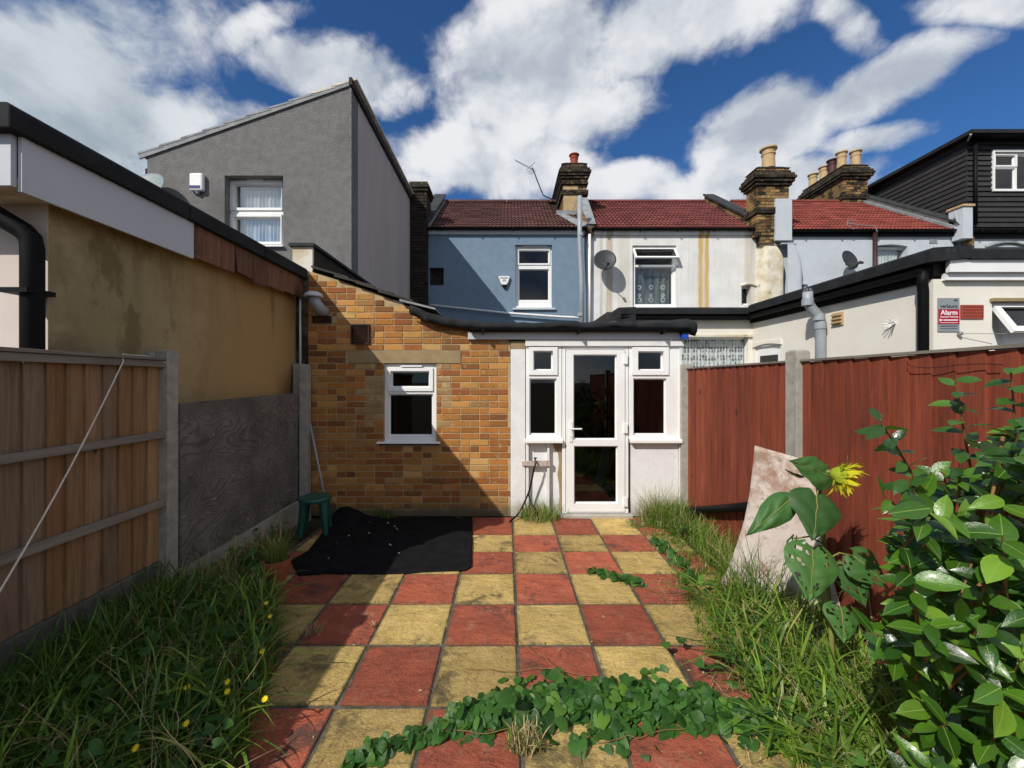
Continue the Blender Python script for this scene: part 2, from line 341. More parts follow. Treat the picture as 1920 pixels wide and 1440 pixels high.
M['board'] = mat('weathered softwood', (.29, .18, .095), (.20, .12, .06), 3, .85, .4, 30, .004, orand=.22, stretch=(4, 4, .6), extra=grain,
    huev=[(0, (.29, .175, .082)), (.35, (.24, .135, .062)), (.6, (.33, .205, .105)), (.8, (.22, .185, .14)), (1, (.29, .155, .07))],
    dirt=[((.14, .07, .03), 2.5, .55, .72, (3, 3, .5), .6)])
M['rail'] = mat('silvered rail', (.22, .19, .155), (.14, .12, .10), 4, .9, .5, 30, .005, stretch=(6, .5, 6))
M['redboard'] = mat('red stained fence board', (.25, .058, .028), (.18, .042, .022), 3, .75, .45, 25, .005, orand=.20, stretch=(4, 4, .5),
    extra=grain, dirt=[((.42, .26, .20), 6, .655, .74, (6, 6, .5), .6), ((.09, .025, .018), 1.2, .55, .72, (1, 2, .8), .55), ((.33, .12, .07), 1.8, .55, .7, (2, 2, .4), .25)])
M['concrete'] = mat('concrete post', (.36, .34, .29), (.27, .255, .225), 14, .95, .6, 120, .004, dirt=[((.33, .24, .19), 3, .58, .75, None, .5), ((.10, .10, .085), 18, .60, .7, None, .5)])
def ply_extra(g, col, p):
    w = g.n('ShaderNodeTexNoise', {'Vector': g.vm('MULTIPLY', p, (1, .75, 2.2)), 'Scale': 1.5, 'Detail': 1.5, 'Distortion': .8}).outputs[0]
    rings = g.m('FRACT', g.m('MULTIPLY', g.m('ADD', w, g.m('MULTIPLY', g.noise(p, 9, 4), .06)), 26.0))
    col = g.mix(g.m('MULTIPLY', g.mr(g.m('ABSOLUTE', g.m('SUBTRACT', rings, .5)), .22, .5), .48), col, (.035, .030, .026))
    return g.mix(g.m('MULTIPLY', g.mr(g.noise(g.vm('MULTIPLY', p, (1, 5, 12)), 2, 6), .66, .70), .8), col, (.34, .27, .20))
M['ply'] = mat('rotten plywood', (.17, .155, .14), (.10, .092, .085), 3, .9, .5, 30, .008, extra=ply_extra, dirt=[((.17, .125, .085), 1.7, .58, .75, None, .6)])
M['gravelboard'] = mat('pale gravel board', (.36, .36, .33), (.30, .30, .28), 4, .9, .3, 80, dirt=[((.12, .13, .09), 5, .55, .75)])
M['gravel_old'] = mat('dirty gravel board', (.13, .125, .11), (.08, .078, .065), 6, .95, .6, 60)
M['oldwood'] = mat('old brown fascia timber', (.20, .095, .05), (.12, .06, .035), 3, .8, .5, 40, .005, stretch=(1, 9, 1), orand=.25, dirt=[((.45, .35, .28), 7, .70, .76), ((.03, .018, .012), 3, .48, .66, None, .8)])
M['fasciagrey'] = mat('grey white fascia board', (.50, .52, .55), (.47, .49, .52), 3, .55)
M['mat'] = mat('black felt mat', (.007, .007, .0085), (.012, .012, .013), 9, .97, .9, 200, .006, spec=.1)
M['rustboard'] = mat('rust stained white board', (.56, .49, .44), (.48, .41, .37), 5, .7, .3, 50, dirt=[((.30, .16, .09), 4, .50, .66, None, .8), ((.16, .12, .09), 22, .56, .66, None, .6)],
    extra=lambda g, col, p: g.mix(g.m('MULTIPLY', g.m('MULTIPLY', g.mr(g.sep(p)[2], .55, .85), g.mr(g.noise(p, 7, 7, .7), .38, .62)), .8), col, (.24, .13, .075)))
M['stoolgreen'] = mat('dark green plastic', (.01, .085, .065), (.008, .07, .055), 9, .4, spec=.5)
M['rope'] = mat('cream rope', (.62, .58, .48), (.5, .46, .38), 50, .8)
M['bluep'] = mat('blue plastic', (.01, .06, .40), None, rough=.4)
M['metal'] = mat('dull metal', (.35, .35, .36), None, rough=.45, metal=.8)
M['dishm'] = mat('grey dish', (.035, .037, .04), (.028, .03, .033), 7, .5)
M['dishpale'] = mat('pale grey dish', (.20, .24, .25), None, rough=.5)
M['stem'] = mat('green stem', (.16, .20, .05), (.22, .16, .05), 9, .6)
M['bark'] = mat('brown twig', (.22, .12, .035), (.12, .075, .03), 20, .7)
M['grass'] = mat('grass blade', (.10, .18, .022), None, rough=.42, spec=.45, island=True, orand=.4, trans=(.22, .36, .03),
    huev=[(0, (.05, .11, .018)), (.35, (.10, .20, .022)), (.65, (.16, .28, .03)), (.88, (.25, .34, .05)), (1, (.36, .31, .12))])
M['grass_dark'] = mat('lush grass blade', (.06, .12, .018), None, rough=.40, spec=.5, island=True, orand=.4, trans=(.12, .22, .02),
    huev=[(0, (.03, .075, .014)), (.45, (.065, .14, .02)), (.8, (.12, .22, .03)), (.93, (.20, .30, .05)), (1, (.30, .27, .10))])
M['lime'] = mat('lime grass blade', (.16, .27, .03), (.13, .23, .03), 9, .45, spec=.35, island=True, orand=.3, trans=(.22, .36, .03))
M['dry'] = mat('dry grass stalk', (.42, .33, .17), (.3, .22, .1), 20, .8, island=True, orand=.3)
def leafm(name, cols, rough, coat, tr, isl=False, spec=.5, tmix=.35, bs=70):
    def ex(g, col, p):
        return g.mix(g.m('MULTIPLY', g.mr(g.noise(p, 60, 3), .45, .75), .35), col, g.mix(1.0, col, (.6, .75, .6), 'MULTIPLY'))
    return mat(name, cols[0], None, rough=rough, spec=spec, island=isl, orand=.25, trans=tr, coat=coat, extra=ex, huev=[(i / (len(cols) - 1), c) for i, c in enumerate(cols)], bump=.35, bs=bs, bd=.006, tmix=tmix)
CAM_COLS = [(.014, .048, .006), (.026, .080, .008), (.045, .120, .010), (.075, .17, .014), (.17, .30, .03)]
M['camellia'] = leafm('camellia leaf', CAM_COLS, .24, .22, (.14, .32, .02), tmix=.2)
M['rib'] = mat('pale leaf rib', (.17, .27, .05), None, rough=.4)
M['rib_dark'] = mat('leaf rib', (.05, .15, .035), None, rough=.45)
M['camellia_stuff'] = leafm('camellia leaf massed', CAM_COLS[:4], .22, .3, (.10, .24, .02), True, tmix=.2)
M['bind'] = leafm('bindweed leaf', [(.026, .085, .014), (.038, .115, .018), (.055, .15, .022), (.032, .10, .016), (.13, .26, .03)], .45, 0, (.07, .2, .03), False, .4)
M['bind_stuff'] = leafm('bindweed leaf massed', [(.024, .08, .014), (.036, .11, .018), (.052, .145, .022), (.03, .095, .016), (.09, .20, .03)], .45, 0, (.07, .2, .03), True, .4)
def holes_mat():
    m = leafm('sunflower leaf', [(.05, .13, .035), (.06, .155, .04), (.075, .18, .042)], .5, 0, (.07, .16, .03), False, .35, .25, 22)
    return m
M['sunleaf'] = holes_mat()
M['petal'] = mat('yellow petal', (.75, .62, .02), (.55, .60, .04), 60, .6, trans=(.8, .7, .05))
M['bract'] = mat('yellow green bract', (.34, .44, .03), (.45, .48, .03), 50, .6, trans=(.5, .6, .05))
M['flower'] = mat('yellow weed petal', (.80, .60, .01), None, rough=.6)
M['white_flat'] = mat('white print', (.8, .8, .8), None, rough=.6)
M['black_flat'] = mat('black print', (.03, .03, .03), None, rough=.6)
M['sign_grey'] = mat('grey sign', (.23, .26, .28), None, rough=.4)
M['sign_red'] = mat('crimson sign', (.36, .008, .03), None, rough=.4)
M['airbrick'] = mat('terracotta air brick', (.30, .06, .035), None, rough=.8)
M['vent_brown'] = mat('brown plastic vent', (.035, .016, .014), None, rough=.5)

# ------------------------------------------------------------------ ground and patio
def struct(o): o['kind'] = 'structure'; return o
mb = MB(); mb.box(-300, 300, -300, 600, -.6, -.03); struct(mb.build('ground', M['soil']))
mb = MB(); mb.box(-2.05, 1.75, -.6, 4.845, -.028, -.009); patio = struct(mb.build('patio', M['joint']))
rowsY = [4.83, 4.27, 3.85, 3.41, 2.95, 2.49, 2.02, 1.56, 1.10, .64, .18, -.28]
for r in range(len(rowsY) - 1):
    for c in range(-5, 4):
        x0, x1 = .067 + c * .4525, .067 + (c + 1) * .4525
        if c == -5: x0 += .2
        if c == 3: x1 -= .1
        red = (r + c) % 2 == 1
        gp = .008
        a, b = rowsY[r + 1] + gp, rowsY[r] - gp
        h = MB(); ch = .006; t = .0
        X0, X1 = x0 + gp, x1 - gp
        j = lambda s=.004: rnd.uniform(-s, s)
        cs = [(X0 + j(), a + j()), (X1 + j(), a + j()), (X1 + j(), b + j()), (X0 + j(), b + j())]
        cx_, cy_ = (X0 + X1) / 2, (a + b) / 2
        tz = [rnd.uniform(-.003, .003) for _ in range(4)]
        inn = [(cx_ + (p[0] - cx_) * .97, cy_ + (p[1] - cy_) * .97) for p in cs]
        vs = [(p[0], p[1], -.03) for p in cs] + [(p[0], p[1], tz[i] - ch) for i, p in enumerate(cs)] + [(p[0], p[1], tz[i]) for i, p in enumerate(inn)]
        h.add(vs, [(0, 1, 5, 4), (1, 2, 6, 5), (2, 3, 7, 6), (3, 0, 4, 7), (4, 5, 9, 8), (5, 6, 10, 9), (6, 7, 11, 10), (7, 4, 8, 11), (8, 9, 10, 11)])
        h.build('paving_slab', M['slab_red'] if red else M['slab_yel'], patio)

# ------------------------------------------------------------------ shared pieces
def brick_unit(ch=.018):
    b = MB(); a = .5; vs = []
    c = (ch * 1.0, ch * 2.2, ch * 2.6)     # chamfer per axis on the unit cube (stretched by scale)
    for sx in (-1, 1):
        for sy in (-1, 1):
            for sz in (-1, 1):
                vs += [(sx * a, sy * (a - c[1]), sz * (a - c[2])), (sx * (a - c[0]), sy * a, sz * (a - c[2])), (sx * (a - c[0]), sy * (a - c[1]), sz * a)]
    I = lambda sx, sy, sz, k: ((sx > 0) * 4 + (sy > 0) * 2 + (sz > 0)) * 3 + k
    fs = []
    for s in (-1, 1):
        q = [(-1, -1), (1, -1), (1, 1), (-1, 1)]
        f = [tuple(I(s, y, z, 0) for y, z in q), tuple(I(x, s, z, 1) for x, z in q), tuple(I(x, y, s, 2) for x, y in q)]
        fs += [f[0] if s > 0 else f[0][::-1], f[1][::-1] if s > 0 else f[1], f[2] if s > 0 else f[2][::-1]]
    for s1 in (-1, 1):
        for s2 in (-1, 1):
            fs += [(I(s1, s2, -1, 0), I(s1, s2, 1, 0), I(s1, s2, 1, 1), I(s1, s2, -1, 1)),
                   (I(-1, s1, s2, 1), I(1, s1, s2, 1), I(1, s1, s2, 2), I(-1, s1, s2, 2)),
                   (I(s1, -1, s2, 0), I(s1, 1, s2, 0), I(s1, 1, s2, 2), I(s1, -1, s2, 2))]
    for sx in (-1, 1):
        for sy in (-1, 1):
            for sz in (-1, 1): fs.append((I(sx, sy, sz, 0), I(sx, sy, sz, 1), I(sx, sy, sz, 2)))
    return b.add(vs, fs)
UB = brick_unit()
def recalc(me):
    import bmesh
    bm = bmesh.new(); bm.from_mesh(me); bmesh.ops.recalc_face_normals(bm, faces=bm.faces); bm.to_mesh(me); bm.free(); return me
UBM = {}
def unit_brick(m):
    if m.name not in UBM: UBM[m.name] = recalc(UB.mesh('brick', m))
    return UBM[m.name]

def lay_bricks(parent, xl, xr, z0, ztop, Y, m, mstuff=None, holes=(), limit=300, proud=.0015, course=.075, dull=None, name='brick', thick=.1):
    """courses of stretchers and snapped headers on a wall that faces -Y; xl, xr and ztop may be functions"""
    got = []; k = 0; z = z0
    while True:
        zc = z + (course - .010) / 2
        xa = xl(zc) if callable(xl) else xl; xb = xr(zc) if callable(xr) else xr
        x = xa - (0 if k % 2 == 0 else .11); any_ = False
        while x < xb:
            L = .215 if rnd.random() > .44 else .1025
            a, b = max(x, xa), min(x + L, xb)
            segs = [(a, b)]
            for (h0, h1, g0, g1) in holes:
                ns = []
                for (p, q_) in segs:
                    if z + course - .012 < g0 + .01 or z > g1 - .012: ns.append((p, q_)); continue
                    if q_ <= h0 or p >= h1: ns.append((p, q_)); continue
                    if p < h0 - .03: ns.append((p, h0 - .006))
                    if q_ > h1 + .03: ns.append((h1 + .006, q_))
                segs = ns
            for (p, q_) in segs:
                zt = ztop((p + q_) / 2) if callable(ztop) else ztop
                if q_ - p > .03 and z + course - .015 < zt: got.append((p, q_, z)); any_ = True
            x += L + .010
        z += course; k += 1
        if z > (ztop if not callable(ztop) else 99) or (not any_ and k > 3): break
        if k > 80: break
    got.sort(key=lambda t: -(t[1] - t[0]))
    pick, rest = got[:limit], got[limit:]
    for (p, q_, zz) in pick:
        mm = m
        if dull and dull((p + q_) / 2, zz): mm = M['brick_dull']
        pr = proud + rnd.uniform(-.0015, .002)
        link(name, unit_brick(mm), parent, loc=((p + q_) / 2, Y - pr + thick / 2, zz + (course - .01) / 2), scale=(q_ - p, thick, course - .012 + rnd.uniform(-.002, .002)),
             rot=(0, rnd.uniform(-.006, .006), 0))
    if rest:
        mb = MB()
        for (p, q_, zz) in rest:
            pr = proud + rnd.uniform(-.002, .003); h = course - .01
            mb.add([((p + q_) / 2 + v[0] * (q_ - p), Y - pr + thick / 2 + v[1] * thick, zz + h / 2 + v[2] * h) for v in UB.v], UB.f)
        o = mb.build(name, mstuff or m, parent); recalc(o.data); o['kind'] = 'stuff'

def ring(mb, x0, x1, z0, z1, w, ya, yb):
    mb.box(x0, x1, ya, yb, z1 - w, z1); mb.box(x0, x1, ya, yb, z0, z0 + w)
    mb.box(x0, x0 + w, ya, yb, z0 + w, z1 - w); mb.box(x1 - w, x1, ya, yb, z0 + w, z1 - w)

def window(parent, box, Y, panes, openers=(), glass='glass', sill=None, recess=True, name='window', fm='white_pvc', vent=None, deep=.7, inner='dark_in'):
    """box and panes are (x0, x1, y0, y1) in photo pixels measured at depth Y"""
    X = lambda p: PX(p, Y); Z = lambda p: PZ(p, Y)
    w = lambda q, e=0: (X(q[0]) - e, X(q[1]) + e, Z(q[3]) - e, Z(q[2]) + e)
    B = w(box); mb = MB(); st = .016 * Y / 4.85 if Y < 6 else .02
    mb.wall(*B, Y, Y + .03, [w(p, st) for p in panes]); mb.wall(*B, Y + .0305, Y + .065, [w(p) for p in panes])
    o = mb.build(name, M[fm], parent)
    for q in openers:
        s = MB(); r = w(q); pn = [w(p, st * .9) for p in panes if q[0] < p[0] and q[1] > p[1] and q[2] < p[2] and q[3] > p[3]]
        s.wall(*r, Y - .018, Y - .001, pn); s.build('sash', M[fm], o)
    for p in panes:
        q = w(p, -.002); s = MB(); s.box(q[0] - .004, q[1] + .004, Y + .045, Y + .049, q[2] - .004, q[3] + .004); s.build('pane', M[glass], o)
    if sill:
        r = w(sill); s = MB(); s.prism([(Y - .07, r[2]), (Y + .002, r[2]), (Y + .002, r[3]), (Y - .055, r[3] - .006), (Y - .07, r[3] - .014)], r[0], r[1], 'x'); s.build('sill', M[fm], o)
    if vent:
        r = w(vent); s = MB(); s.box(r[0], r[1], Y - .03, Y - .001, r[2], r[3]); s.build('trickle_vent', M[fm], o)
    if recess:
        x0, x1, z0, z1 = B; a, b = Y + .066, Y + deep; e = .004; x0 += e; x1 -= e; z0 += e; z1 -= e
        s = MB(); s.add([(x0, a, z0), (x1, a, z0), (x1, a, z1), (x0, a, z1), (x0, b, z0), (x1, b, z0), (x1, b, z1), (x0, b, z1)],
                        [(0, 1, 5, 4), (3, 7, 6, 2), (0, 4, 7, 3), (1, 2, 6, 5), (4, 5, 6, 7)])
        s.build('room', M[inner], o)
    return o

def curtain(parent, x0, x1, z0, z1, Y, m, n=14, amp=.012, name='curtain'):
    mb = MB(); ph = [rnd.uniform(0, 6) for _ in range(3)]
    mb.grid(lambda u, v: (x0 + (x1 - x0) * u, Y + amp * (math.sin(u * n * 6.28 + ph[0] + v * .6) + .5 * math.sin(u * n * 2.7 * 3 + ph[1])), z0 + (z1 - z0) * v), n * 8, 4)
    return mb.build(name, m, parent, smooth=True)

TILE = {}
def tile_mesh(m):
    if m.name in TILE: return TILE[m.name]
    mb = MB(); n = 13; W_, L = .30, .26
    def zf(x): return .013 * (1 + math.cos(2 * math.pi * (x / .10)))
    xs = [-.15 + .30 * i / (n - 1) for i in range(n)]
    vs = [(x, 0, zf(x) + .026) for x in xs] + [(x, L, zf(x) - .004) for x in xs] + [(x, 0, zf(x) + .002) for x in xs]
    fs = [(i, i + 1, n + i + 1, n + i) for i in range(n - 1)] + [(2 * n + i, 2 * n + i + 1, i + 1, i) for i in range(n - 1)]
    mb.add(vs, fs); TILE[m.name] = mb.mesh('roof_tile', m, False); return TILE[m.name]

YE, ZE, YR, ZR = 10.17, 5.34, 12.8, 7.15     # eave and ridge of the terrace
TH = math.atan2(ZR - ZE, YR - YE); SLEN = math.hypot(ZR - ZE, YR - YE)
def tiled_roof(house, x0, x1, m, skip=None, seed=0):
    mb = MB(); mb.prism([(YE, ZE - .05), (YR, ZR - .05), (YR + 3.2, ZE - .05)], x0, x1, 'x')
    roof = mb.build('roof', M['roofbase'], house)
    n = 14; gauge = SLEN / n; cols = max(1, round((x1 - x0) / .30)); w = (x1 - x0) / cols
    for r in range(n):
        for c in range(cols):
            s = r * gauge; xc = x0 + (c + .5) * w
            y, z = YE - .06 + s * math.cos(TH), ZE - .03 + s * math.sin(TH)
            if skip and skip(xc, y): continue
            o = link('roof_tile', tile_mesh(m), roof, loc=(xc, y, z + rnd.uniform(-.003, .003)), rot=(TH + rnd.uniform(-.01, .01), rnd.uniform(-.008, .008), 0), scale=(w / .30, gauge / .226, 1))
    k = max(1, round((x1 - x0) / .45)); w = (x1 - x0) / k
    for i in range(k):
        t = MB(); a = x0 + i * w + .004; b = x0 + (i + 1) * w - .004
        prof = [(.12 * math.cos(R(a_)), .10 * math.sin(R(a_))) for a_ in range(0, 181, 30)]
        t.prism([(YR + p[0], ZR - .01 + p[1]) for p in prof], a, b, 'x'); t.build('ridge_tile', m, roof)
    return roof
def gutter(parent, x0, x1, Y, z, r=.055, m='black_pvc', name='gutter', brackets=True):
    mb = MB(); prof = [(Y + r * math.cos(R(a)), z + r * math.sin(R(a))) for a in range(180, 361, 30)]
    mb.prism(prof, x0, x1, 'x'); o = mb.build(name, M[m], parent)
    if brackets:
        x = x0 + .3
        while x < x1: MB().box(x, x + .02, Y - r - .006, Y + r + .01, z - r - .008, z + .006).build('bracket', M[m], o); x += .9
    return o

def chimney(parent, x0, x1, y0, y1, z0, z1, offs, course=.075, label=None):
    """offs(k from top) -> oversail of that course; front bricks are single pieces, the other three sides courses"""
    mb = MB(); mb.box(x0 + .012, x1 - .012, y0 + .012, y1 - .012, z0, z1 - .01)
    c = mb.build('chimney', M['stockcore'], parent)
    if label: c['label'] = label
    n = int((z1 - z0) / course); side = MB(); sooty = MB()
    for k in range(n):
        zt = z1 - k * course; zb = zt - course + .010; o = offs(k)
        a0, a1, b0, b1 = x0 - o, x1 + o, y0 - o, y1 + o
        (sooty if o > .02 else side).box(a0, a1, b0 + .105, b1, zb, zt)
        x = a0; flip = k % 2
        first = True
        while x < a1 - .02:
            L = .215 if not (first and flip) else .105; first = False
            e = min(x + L, a1)
            if a1 - e < .05: e = a1
            link('brick', unit_brick(M['sooty'] if o > .02 or rnd.random() < .15 else M['stock']), c, loc=((x + e) / 2, b0 + .05 + rnd.uniform(-.006, .006), (zb + zt) / 2), scale=(e - x, .105, zt - zb), rot=(0, rnd.uniform(-.015, .015), 0))
            x = e + .010
    s = side.build('brickwork', M['stock'], c); s['kind'] = 'stuff'; s = sooty.build('brickwork', M['sooty'], c); s['kind'] = 'stuff'
    mb = MB(); mb.hexa([(x0 - .03, y0 - .03, z1 - .01), (x1 + .03, y0 - .03, z1 - .01), (x1 + .03, y1 + .03, z1 - .01), (x0 - .03, y1 + .03, z1 - .01),
                        (x0 + .12, y0 + .12, z1 + .09), (x1 - .12, y0 + .12, z1 + .09), (x1 - .12, y1 - .12, z1 + .09), (x0 + .12, y1 - .12, z1 + .09)])
    mb.build('mortar_cap', M['coping'], c); return c
def pot(parent, x, y, z, h, r, m):
    mb = MB(); mb.lathe([(r * .95, 0), (r * .88, h * .55), (r * .92, h * .66), (r * 1.0, h * .67), (r * 1.0, h * .71), (r * .9, h * .73), (r * .95, h * .86), (r * 1.22, h * .93), (r * 1.22, h), (r * .85, h), (r * .8, h * .5)], (x, y, z), 18)
    return mb.build('pot', m, parent, smooth=False)
def rake(parent, x0, x1, name='party_parapet', zoff=.30, m='stock', ya=None, cop=True, yb=None):
    """brick parapet that climbs with the roof, with coping; bricks facing the lower neighbour"""
    ya = YE - .05 if ya is None else ya; yb = YR if yb is None else yb
    f = lambda y: ZE + (y - YE) * math.tan(TH)
    mb = MB(); mb.prism([(ya, f(ya) - .15), (yb, f(yb) - .15), (yb, f(yb) + zoff), (ya, f(ya) + zoff)], x0, x1, 'x')
    o = mb.build(name, M[m], parent)
    if cop:
        n = 6
        for i in range(n):
            a = ya - .05 + (yb - ya + .05) * i / n + .004; b = ya - .05 + (yb - ya + .05) * (i + 1) / n - .004
            t = MB(); t.prism([(a, f(a) + zoff + .003), (b, f(b) + zoff + .003), (b, f(b) + zoff + .055), (a, f(a) + zoff + .055)], x0 - .045, x1 + .045, 'x'); t.build('coping_stone', M['coping'], o)
    return o
YB = 10.2
X2 = lambda p: PX(p, YB); Z2 = lambda p: PZ(p, YB)
def pipe(parent, pts, r, m, name='drainpipe', n=10): return MB().tube(pts, r, n).build(name, M[m], parent, smooth=True)

# ------------------------------------------------------------------ blue house
bh = thing('blue_house', 'blue rendered terraced house with brown tiled roof above the brick extension', 'house', (.0, YB, 0))
wx0, wx1, wz0, wz1 = X2(966), X2(1035), Z2(577), Z2(459)
mb = MB(); mb.wall(-1.945, X2(1100), 0, 5.30, YB, YB + .3, [(wx0, wx1, wz0, wz1), (X2(805), X2(832), Z2(535), Z2(502))])
mb.build('wall', M['blue'], bh)
MB().box(-1.94, X2(1100), YB + .31, YR + 3.3, 0, 5.25).build('body', M['blue'], bh)
window(bh, (966, 1035, 461, 575), YB + .10, [(974, 1028, 471, 493), (974, 1028, 506, 562)], [(970, 1031, 465, 497)], 'glass_d', sill=(964, 1038, 574, 578), vent=(978, 1024, 461, 464), deep=.19)
t = MB(); t.prism([(YB - .06, Z2(581)), (YB + .1, Z2(581)), (YB + .1, Z2(576)), (YB - .06, Z2(578))], X2(961), X2(1041), 'x'); t.build('window_ledge', M['palegrey'], bh)
MB().box(X2(805) + .01, X2(832) - .01, YB + .12, YB + .14, Z2(535) + .01, Z2(502) - .01).build('bare_brick_patch', M['stock_dark'], bh)
lay_bricks(bh, X2(805) + .01, X2(832) - .01, Z2(534), Z2(504), YB + .115, M['stock_dark'], thick=.02, name='brick')
tiled_roof(bh, -1.90, X2(1094), M['tile_brown'], skip=lambda x, y: x > 1.45 and y > 11.3)
gutter(bh, -1.95, X2(1098), YE - .09, Z2(430))
MB().box(-1.94, X2(1098), YE - .03, YB - .002, Z2(440), Z2(432)).build('fascia_board', M['palegrey'], bh)
MB().box(-1.96, X2(1094), YB - .05, YB - .003, Z2(440.5), Z2(438)).build('white_cable_strip', M['white_pvc'], bh)
pipe(bh, [P(808, 572, 10.1), P(950, 587, 10.1), P(1050, 594, 10.1), P(1074, 595, 10.1), P(1090, 597.5, 10.1)], .028, 'white_pvc', 'waste_pipe')
sp = pipe(bh, [(PX(1091, 9.9), 9.93, 2.3), (PX(1090.5, 9.93), 9.93, 4.0), (PX(1087, 9.93), 9.93, 5.0), (PX(1087, 9.93), 9.93, PZ(368, 9.93))], .058, 'grey_pvc', 'soil_pipe', 12)
for py in (440, 590):
    MB().lathe([(.058, -.04), (.072, -.04), (.072, .04), (.058, .04)], (PX(1088.5, 9.93), 9.93, PZ(py, 9.93)), 12).build('pipe_collar', M['grey_pvc'], sp)
# brick party pier and parapet on the left
pier = MB(); pier.box(-2.345, -1.955, 10.03, 10.6, 2.4, 6.28); pc = pier.build('party_pier', M['stock_dark'], bh)
lay_bricks(bh, -2.35, -1.95, 2.9, 6.30, 10.01, M['stock_dark'], thick=.08)
for (z, o) in ((6.30, .03), (6.375, .06), (6.45, .02)): MB().box(-2.35 - o, -1.95 + o, 10.01 - o, 10.65, z - .07, z).build('corbel_course', M['sooty'], pc)
rake(bh, -2.20, -1.93, zoff=.22, m='stock')
lf = MB(); lf.prism([(YE - .05, ZE + .03), (YR, ZR + .03), (YR, ZR + .10), (YE - .05, ZE + .13)], -1.925, -1.90, 'x'); lf.build('flashing', M['lead'], bh)
# chimney on the party line
ch = chimney(bh, 1.56, 2.22, 11.45, 13.3, 5.6, 7.66, lambda k: (.0, .03, .09, .12, .09, .06, .03, .05, .0, .0, .05, .05, .0)[k] if k < 13 else 0)
pot(ch, 1.93, 11.75, 7.70, .36, .12, M['clay_red'])
q = MB(); q.lathe([(.11, 0), (.10, .12), (.03, .15)], (1.70, 12.1, 7.72), 12); q.build('capped_pot', M['coping'], ch)
MB().box(1.58, 1.98, 11.425, 11.44, 6.30, 7.0).build('render_patch', M['mortar'], ch)
rk = rake(bh, X2(1096), X2(1096) + .22, zoff=.10, m='stock', yb=11.4, cop=False)
q = MB(); fy = lambda y: ZE + (y - YE) * math.tan(TH)
q.add([(1.40, 11.38, fy(11.38) + .06), (1.58, 11.38, fy(11.38) + .06), (2.16, YE - .05, fy(YE) + .09), (1.80, YE - .05, fy(YE) + .05)], [(0, 3, 2, 1)])
q.add([(1.90, 11.2, fy(11.2) + .55), (2.2, 11.2, fy(11.2) + .55), (2.2, YE - .08, fy(YE) + .12), (2.02, YE - .08, fy(YE) + .12)], [(0, 3, 2, 1)])
q.build('flashing', M['lead'], bh, solid=.012)
MB().box(1.38, 1.95, 11.37, 11.45, fy(11.4) + .02, fy(11.4) + .13).build('flashing', M['lead'], ch)

# ------------------------------------------------------------------ white house
wh = thing('white_house', 'white painted terraced house with orange rust streaks below maroon tiles', 'house', (4, YB, 0))
wW = (X2(1186), X2(1268), Z2(580), Z2(460)); wS = (X2(1390), X2(1408), Z2(572), Z2(535))
mb = MB(); mb.wall(X2(1100), 6.62, 0, 5.30, YB + .0, YB + .3, [wW, wS]); mb.build('wall', M['white'], wh)
MB().box(X2(1100) + .01, 7.0, YB + .31, YR + 3.3, 0, 5.25).build('body', M['white'], wh)
wo = window(wh, (1186, 1268, 461, 577), YB + .07, [(1192, 1262, 466, 496), (1192, 1260, 502, 570)], [], 'glass_c', sill=(1184, 1270, 576, 579), deep=.22)
# the top light is propped open
hx0, hx1 = X2(1187), X2(1268); zt = Z2(463); hgt = .31; tl = R(38)
sb = MB(); dy_, dz_ = -math.sin(tl), -math.cos(tl)
def pt(x, s, o=0): return (x, YB + .05 + dy_ * s + math.cos(tl) * o, zt + dz_ * s - math.sin(tl) * o)
def bar(xa, xb, s0, s1):
    sb.hexa([pt(xa, s1, .04), pt(xb, s1, .04), pt(xb, s1, 0), pt(xa, s1, 0), pt(xa, s0, .04), pt(xb, s0, .04), pt(xb, s0, 0), pt(xa, s0, 0)])
bar(hx0, hx1, 0, .05); bar(hx0, hx1, hgt + .04, hgt + .09); bar(hx0, hx0 + .05, .05, hgt + .04); bar(hx1 - .05, hx1, .05, hgt + .04)
s_ = sb.build('sash', M['white_pvc'], wo); recalc(s_.data)
MB().add([pt(hx0 + .05, hgt + .04, .02), pt(hx1 - .05, hgt + .04, .02), pt(hx1 - .05, .05, .02), pt(hx0 + .05, .05, .02)], [(0, 1, 2, 3)]).build('pane', M['glass'], wo, solid=.004)
# lace curtain
cx0, cx1, cz0, cz1 = X2(1192), X2(1260), Z2(570), Z2(500)
lace = bpy.data.materials.new('dark lace'); lace.use_nodes = True; g = NT(lace.node_tree); p = g.pos(); xx, yy, zz = g.sep(p)
fx = g.m('SUBTRACT', g.m('FRACT', g.m('DIVIDE', g.m('SUBTRACT', xx, cx0), (cx1 - cx0) / 3)), .5)
def rosette(zc, r):
    dd = g.vm('LENGTH', g.comb(g.m('MULTIPLY', fx, (cx1 - cx0) / 3), g.m('SUBTRACT', zz, zc), 0.0))
    return g.mr(g.m('ABSOLUTE', g.m('SUBTRACT', dd, r)), .022, .006)
ros = g.m('MAXIMUM', rosette(cz0 + .46, .045), g.m('MAXIMUM', rosette(cz0 + .14, .05), rosette(cz0 + .26, .03)))
nn = g.noise(p, 45, 3); ros = g.m('MULTIPLY', ros, g.mr(nn, .35, .6, .35, 1.0))
fold = g.mr(g.noise(g.vm('MULTIPLY', p, (14, 1, 1.2)), 1.4, 3), .4, .7)  # light and shade of hanging folds, painted into the lace colour as upright bands
col = g.mix(ros, g.mix(fold, (.05, .06, .06), (.16, .18, .18)), (.50, .53, .53))
b = g.n('ShaderNodeBsdfPrincipled', {'Base Color': col, 'Roughness': .9}); g.t.links.new(b.outputs[0], g.n('ShaderNodeOutputMaterial').inputs[0])
curtain(wo, cx0, cx1, cz0, cz1 - .0, YB + .20, lace, 5, .015, 'lace_curtain')
